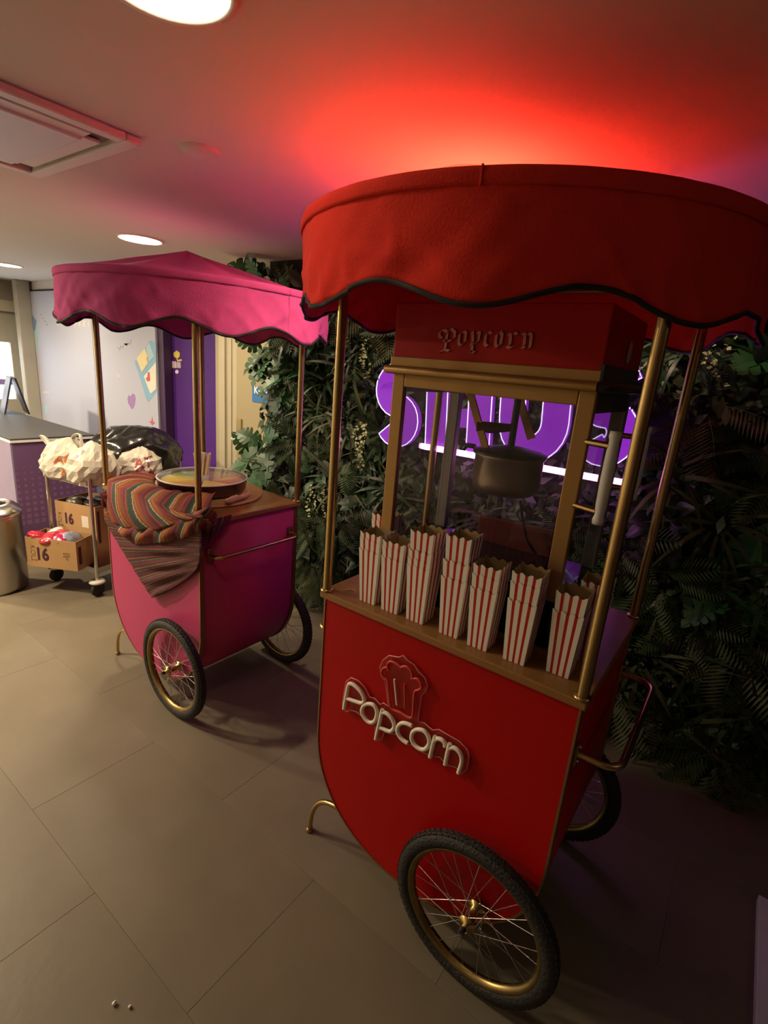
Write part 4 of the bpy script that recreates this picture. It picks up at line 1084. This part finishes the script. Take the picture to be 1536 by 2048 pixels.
# ------------------------------------------------------------------ plant wall
rnd = random.Random(42)
G = lambda n, c, r=.45, var=.3: mat(n, c, r, var=var, vscale=14, rand=.25)
g_mon = G('monstera_green', (.014, .072, .018)); g_dark = G('dark_leaf', (.008, .026, .009)); g_fern = G('fern_green', (.030, .058, .014), .6)
g_olive = G('olive_frond', (.050, .062, .018), .6); g_pale = G('pale_leaf', (.40, .42, .22), .6); g_mid = G('mid_leaf', (.012, .045, .012))
def leaf_bend(x, y, k=.25, f=.25): return -k * y * y + f * abs(x)
def monstera_mesh():
    mb = MB(); nl = 6
    def half(t): # half width at t
        return .47 * math.sin(PI * min(1, (t * .93 + .10))) ** .75 * (1 - .25 * t)
    for sx in (-1, 1):
        seg = []
        for i in range(nl):
            t0 = i / nl; t1 = (i + 1) / nl; g_ = .035
            inn = .40
            y0, y1 = t0, t1
            a = [(0, y0), (0, y1), (sx * inn * half(t1), y1 - .06 * (1 - t1)), (sx * inn * half(t0), y0 - .06 * (1 - t0))]
            mb.add([(x, y, leaf_bend(x, y)) for x, y in a], [(0, 1, 2, 3)], 0, True)
            # lobe
            back = -.16 * (1 - t0) if i < 2 else .02
            o0, o1 = half(t0 + .02), half(t1 - .02)
            b_ = [(sx * inn * half(t0), y0 - .06 * (1 - t0)), (sx * inn * half(t1), y1 - .06 * (1 - t1)), (sx * o1 * .98, y1 - g_ + back * .6 + .05 * t1), (sx * (o0 + o1) * .53, (y0 + y1) / 2 + back + .03), (sx * o0 * .92, y0 + g_ + back * .9)]
            mb.add([(x, y, leaf_bend(x, y) - .02 * (i % 2)) for x, y in b_], [(0, 1, 2, 3, 4)], 0, True)
    mb.tube([(0, -.35, -.04), (0, 0, .004), (0, .5, -.06), (0, .98, -.24)], [.014, .012, .008, .003], 5, mi=0)
    return mb.mesh('leaf', g_mon, fix=False)
def ovate_mesh(m, w_=.33):
    mb = MB(); n = 8
    L = [(0, k / n, w_ * math.sin(PI * (k / n) ** .8) * (1 - .15 * k / n)) for k in range(n + 1)]
    vs = []
    for _, y, ww in L: vs += [(-ww, y, leaf_bend(ww, y, .3)), (-ww * .5, y, leaf_bend(ww * .5, y, .3, .3)), (0, y, -.3 * y * y - .01), (ww * .5, y, leaf_bend(ww * .5, y, .3, .3)), (ww, y, leaf_bend(ww, y, .3))]
    fs = [(i * 5 + k, i * 5 + k + 1, (i + 1) * 5 + k + 1, (i + 1) * 5 + k) for i in range(n) for k in range(4)]
    mb.add(vs, fs, 0, True); mb.tube([(0, -.25, -.02), (0, .02, 0)], .012, 5)
    return mb.mesh('leaf', m, fix=False)
def frond_mesh(m, pairs=14, wid=.26, arch=.45, narrow=.035):
    mb = MB(); C_ = lambda t: Vector((0, t, .18 * t - arch * t * t))
    mb.tube([C_(t / 6) for t in range(7)], [.009 * (1 - t / 7.5) for t in range(7)], 4)
    for k in range(pairs):
        t = .10 + .88 * k / (pairs - 1); c = C_(t); ln = wid * math.sin(PI * (.12 + .86 * t)) ** .8 + .02
        for sx in (-1, 1):
            tip = c + Vector((sx * ln, ln * .55, -ln * .35)); md = c.lerp(tip, .45)
            mb.add([c, md + Vector((0, narrow, .01)), tip, md - Vector((0, narrow, -.0))], [(0, 1, 2, 3)], 0, False)
    return mb.mesh('frond', m, fix=False)
def blade_mesh(m):
    mb = MB(); n = 6; vs = []
    for k in range(n + 1):
        t = k / n; ww = .045 * math.sin(PI * (.15 + .85 * t)) ** .7 * (1 - .3 * t); vs += [(-ww, t, .25 * t - .6 * t * t), (ww, t, .25 * t - .6 * t * t + .01)]
    mb.add(vs, [(i * 2, i * 2 + 1, i * 2 + 3, i * 2 + 2) for i in range(n)], 0, True)
    return mb.mesh('blade', m, fix=False)
ME_MON = monstera_mesh(); ME_OV = ovate_mesh(g_mid); ME_OVD = ovate_mesh(g_dark, .36); ME_FERN = frond_mesh(g_fern); ME_PALM = frond_mesh(g_olive, 16, .34, .35, .022); ME_BL = blade_mesh(g_olive); ME_BLD = blade_mesh(g_mid)
def leaf_mat(pos, tip, nrm, s):
    Y = Vector(tip).normalized(); Zv = Vector(nrm); Zv = (Zv - Y * Zv.dot(Y)).normalized(); X = Y.cross(Zv)
    T = Matrix.Identity(4)
    for i in range(3): T[i][0], T[i][1], T[i][2], T[i][3] = X[i] * s, Y[i] * s, Zv[i] * s, pos[i]
    return T
PWALL = YB
def plant(name, label, cat, x, z, me, n, size, group=None, out=(.03, .10), spread=.10, down=.2, part='leaf', tilt=.9):
    root = thing(name, label, cat, (x, PWALL - .02, z), 0, group)
    for k in range(n):
        a = 2 * PI * (k + rnd.random() * .7) / n
        dx, dz = math.cos(a), math.sin(a)
        pos = Vector((dx * spread * rnd.uniform(.2, 1), -rnd.uniform(*out), dz * spread * rnd.uniform(.2, 1)))
        tip = Vector((dx * .9, -rnd.uniform(.35, 1.0) * tilt, dz * .8 - down))
        nrm = Vector((dx * .3 + rnd.uniform(-.3, .3), -1.0, .55 + rnd.uniform(-.2, .4)))
        # keep tips inside the room and off the ceiling
        s = size * rnd.uniform(.75, 1.2)
        link(part, me, root, leaf_mat(pos, tip, nrm, s))
    mb = MB(); mb.tube([(0, .018, 0), (0, -.03, 0), (0, -out[0] - .03, .01)], .008, 6); mb.build('stem', g_dark, root)
    return root
# prominent monsteras along the left end of the plant wall
MON = [(-1.90, 1.80, 'monstera with split leaves below the right rim of the pink canopy'),
       (-1.70, 1.64, 'monstera hanging over the top of the blue door sign'),
       (-1.88, 1.10, 'monstera reaching towards the door push bar'),
       (-1.97, .98, 'lowest large monstera at the left end of the plant wall'),
       (-1.90, 2.22, 'monstera at the ceiling left of the red canopy')]
for x, z, lab in MON: plant('monstera', lab, 'plant', x, z, ME_MON, 6, .21, 'monsteras at the left end of the plant wall', (.05, .18), .10, .15)
plant('monstera', 'monstera in the shade right of the red cart', 'plant', 1.10, .95, ME_MON, 6, .20, 'monsteras at the right of the plant wall', (.05, .12), .10, .2)
plant('monstera', 'monstera under the right end of the red canopy', 'plant', 1.05, 1.95, ME_MON, 6, .17, 'monsteras at the right of the plant wall', (.05, .12), .10, .2)
# mixed planting
KIND = [('fern', 'feathery green fern', ME_FERN, 8, .24, 'frond', 'ferns of the plant wall', .35),
        ('palm_frond_plant', 'narrow-leaved olive palm', ME_PALM, 6, .27, 'frond', 'palm plants of the plant wall', .45),
        ('leafy_plant', 'broad-leaved green plant', ME_OV, 9, .115, 'leaf', 'broad-leaved plants of the plant wall', .25),
        ('dark_leafy_plant', 'dark broad-leaved plant', ME_OVD, 8, .125, 'leaf', 'dark plants of the plant wall', .25),
        ('grass_tuft', 'olive strap-leaf tuft', ME_BL, 14, .24, 'blade', 'grass tufts of the plant wall', .3),
        ('strap_leaf_plant', 'green strap-leaf tuft', ME_BLD, 10, .24, 'blade', 'strap-leaved plants of the plant wall', .3)]
def px_of(P):
    d = P - CAM; z = d.dot(_F); return 768 + FPX * d.dot(_R) / z, 1024 - FPX * d.dot(_U) / z
def where(x, z):
    u, v = px_of(Vector((x, 1.35, z)))
    h = 'close under the ceiling' if v < 540 else 'at canopy height' if v < 700 else 'level with the purple letters' if v < 860 else 'at glass height' if v < 1000 else 'at worktop height' if v < 1180 else 'low down' if v < 1400 else 'near the floor'
    p_ = 'at the left end by the door' if u < 560 else 'behind the pink cart' if u < 625 else 'between the two carts' if u < 700 else 'left of the popcorn machine' if u < 790 else 'behind the machine, left half' if u < 980 else 'behind the machine, right half' if u < 1180 else 'behind the right brass posts' if u < 1300 else 'right of the red cart' if u < 1420 else 'at the right picture edge'
    return u, v, h + ' ' + p_
cells = []
nx, nz_ = 15, 9
for i in range(nx):
    for j in range(nz_):
        x = -1.86 + (i + .5 + rnd.uniform(-.3, .3)) * (3.16 / nx); z = .12 + (j + .5 + rnd.uniform(-.3, .3)) * (2.12 / nz_)
        cells.append((x, z))
wts = [5, 4, 4, 4, 3, 3]
for (x, z) in cells:
    k = rnd.choices(range(6), wts)[0]
    if -.85 < x < .68 and 1.18 < z < 1.86: 
        if rnd.random() < .65: continue
        k = 3
    if x < -1.66 and 1.22 < z < 1.70: continue
    nm, lab, me, n, s, part, grp, dn = KIND[k]
    u_, v_, wh_ = where(x, z)
    if (640 < u_ < 1180 and v_ > 1190) or (640 < u_ < 1440 and v_ < 560): continue
    lab = lab + ' ' + wh_
    o2 = (.01, .06) if (-.95 < x < .75 and 1.1 < z < 1.95) else (.03, .13)
    if (-.95 < x < .75 and 1.1 < z < 1.95): s *= .7
    plant(nm, lab, 'plant', x, z, me, n, s, grp, o2, .07, dn, part)
byl = {}
for o in COL.objects:
    if o.parent is None and str(o.get('group', '')).endswith('of the plant wall') and o.get('label'): byl.setdefault(o['label'], []).append(o)
for lab, L in byl.items():
    if len(L) > 1:
        L.sort(key=lambda o: -o.location.z)
        names = {2: ['upper one', 'lower one'], 3: ['upper one', 'middle one', 'lower one'], 4: ['highest', 'second highest', 'third highest', 'lowest']}.get(len(L))
        if names:
            for o, nm in zip(L, names): o['label'] = lab + ', ' + nm
# hanging vines with small pale leaves
def vine(x, z, ln, lab, seed):
    r2 = random.Random(seed); root = thing('hanging_vine', lab, 'plant', (x, PWALL - .16, z), 0, 'pale hanging vines of the plant wall')
    mb = MB(); lf = MB()
    for q in range(4):
        px_, py_ = r2.uniform(-.07, .07), r2.uniform(-.05, .05); pts = []
        l2 = ln * r2.uniform(.6, 1)
        for k in range(9):
            pts.append(Vector((px_ + .02 * math.sin(k * .9 + q), py_ - .015 * math.sin(k * .6), -l2 * k / 8)))
        mb.tube([Vector((px_ * .3, .14, .03))] + pts, .0022, 4)
        for k in range(int(l2 / .016)):
            t = k * .016 / l2 * 8; i = min(int(t), 7); p_ = pts[i].lerp(pts[i + 1], t - i)
            a = r2.random() * 2 * PI; d = Vector((math.cos(a), -abs(math.sin(a)), r2.uniform(-.5, .3))).normalized(); s2 = r2.uniform(.010, .017)
            up = Vector((r2.uniform(-.4, .4), -1, .4)); Xv = d.cross(up).normalized()
            c = p_ + d * .012
            lf.add([p_, c + Xv * s2 * .7, c + d * s2 * 1.2, c - Xv * s2 * .7], [(0, 1, 2, 3)])
    mb.build('stem', g_mid, root); ob = lf.build('small_leaves', g_pale, root, fix=False); ob['kind'] = 'stuff'
vine(-.93, 1.99, .40, 'pale small-leaved vine hanging left of the purple letters', 1)
vine(-1.15, 2.02, .28, 'pale small-leaved vine hanging behind the left brass post of the red cart', 2)
vine(.78, 2.02, .26, 'pale small-leaved vine hanging beside the right brass post', 3)
vine(-1.30, .95, .35, 'pale small-leaved vine hanging low behind the pink cart', 4)
vine(-.98, 1.40, .35, 'pale small-leaved vine hanging beside the left tip of the letter S', 5)
# background mass of small leaves
bgm = MB(); rr2 = random.Random(77)
for k in range(9000):
    x = rr2.uniform(-2.0, 2.0); z = rr2.uniform(.02, 2.36); y = PWALL - rr2.uniform(.005, .13)
    a = rr2.random() * 2 * PI; s2 = rr2.uniform(.02, .05)
    d = Vector((math.cos(a), -rr2.uniform(.1, .8), math.sin(a) - .3)).normalized(); up = Vector((rr2.uniform(-.5, .5), -1, .5)); Xv = d.cross(up).normalized(); p_ = Vector((x, y, z))
    x0 = p_ + d * s2
    if x0.x > XR - .01 or x0.z < .01 or x0.z > 2.385: continue
    bgm.add([p_ - d * s2, p_ + Xv * s2 * .45, x0, p_ - Xv * s2 * .45], [(0, 1, 2, 3)], rr2.choice((0, 0, 1, 2)))
ob = bgm.build('small_foliage', [g_dark, g_mid, g_fern], fix=False)
tag(ob, 'dense small dark foliage filling the plant wall behind the carts', 'foliage', kind='stuff')
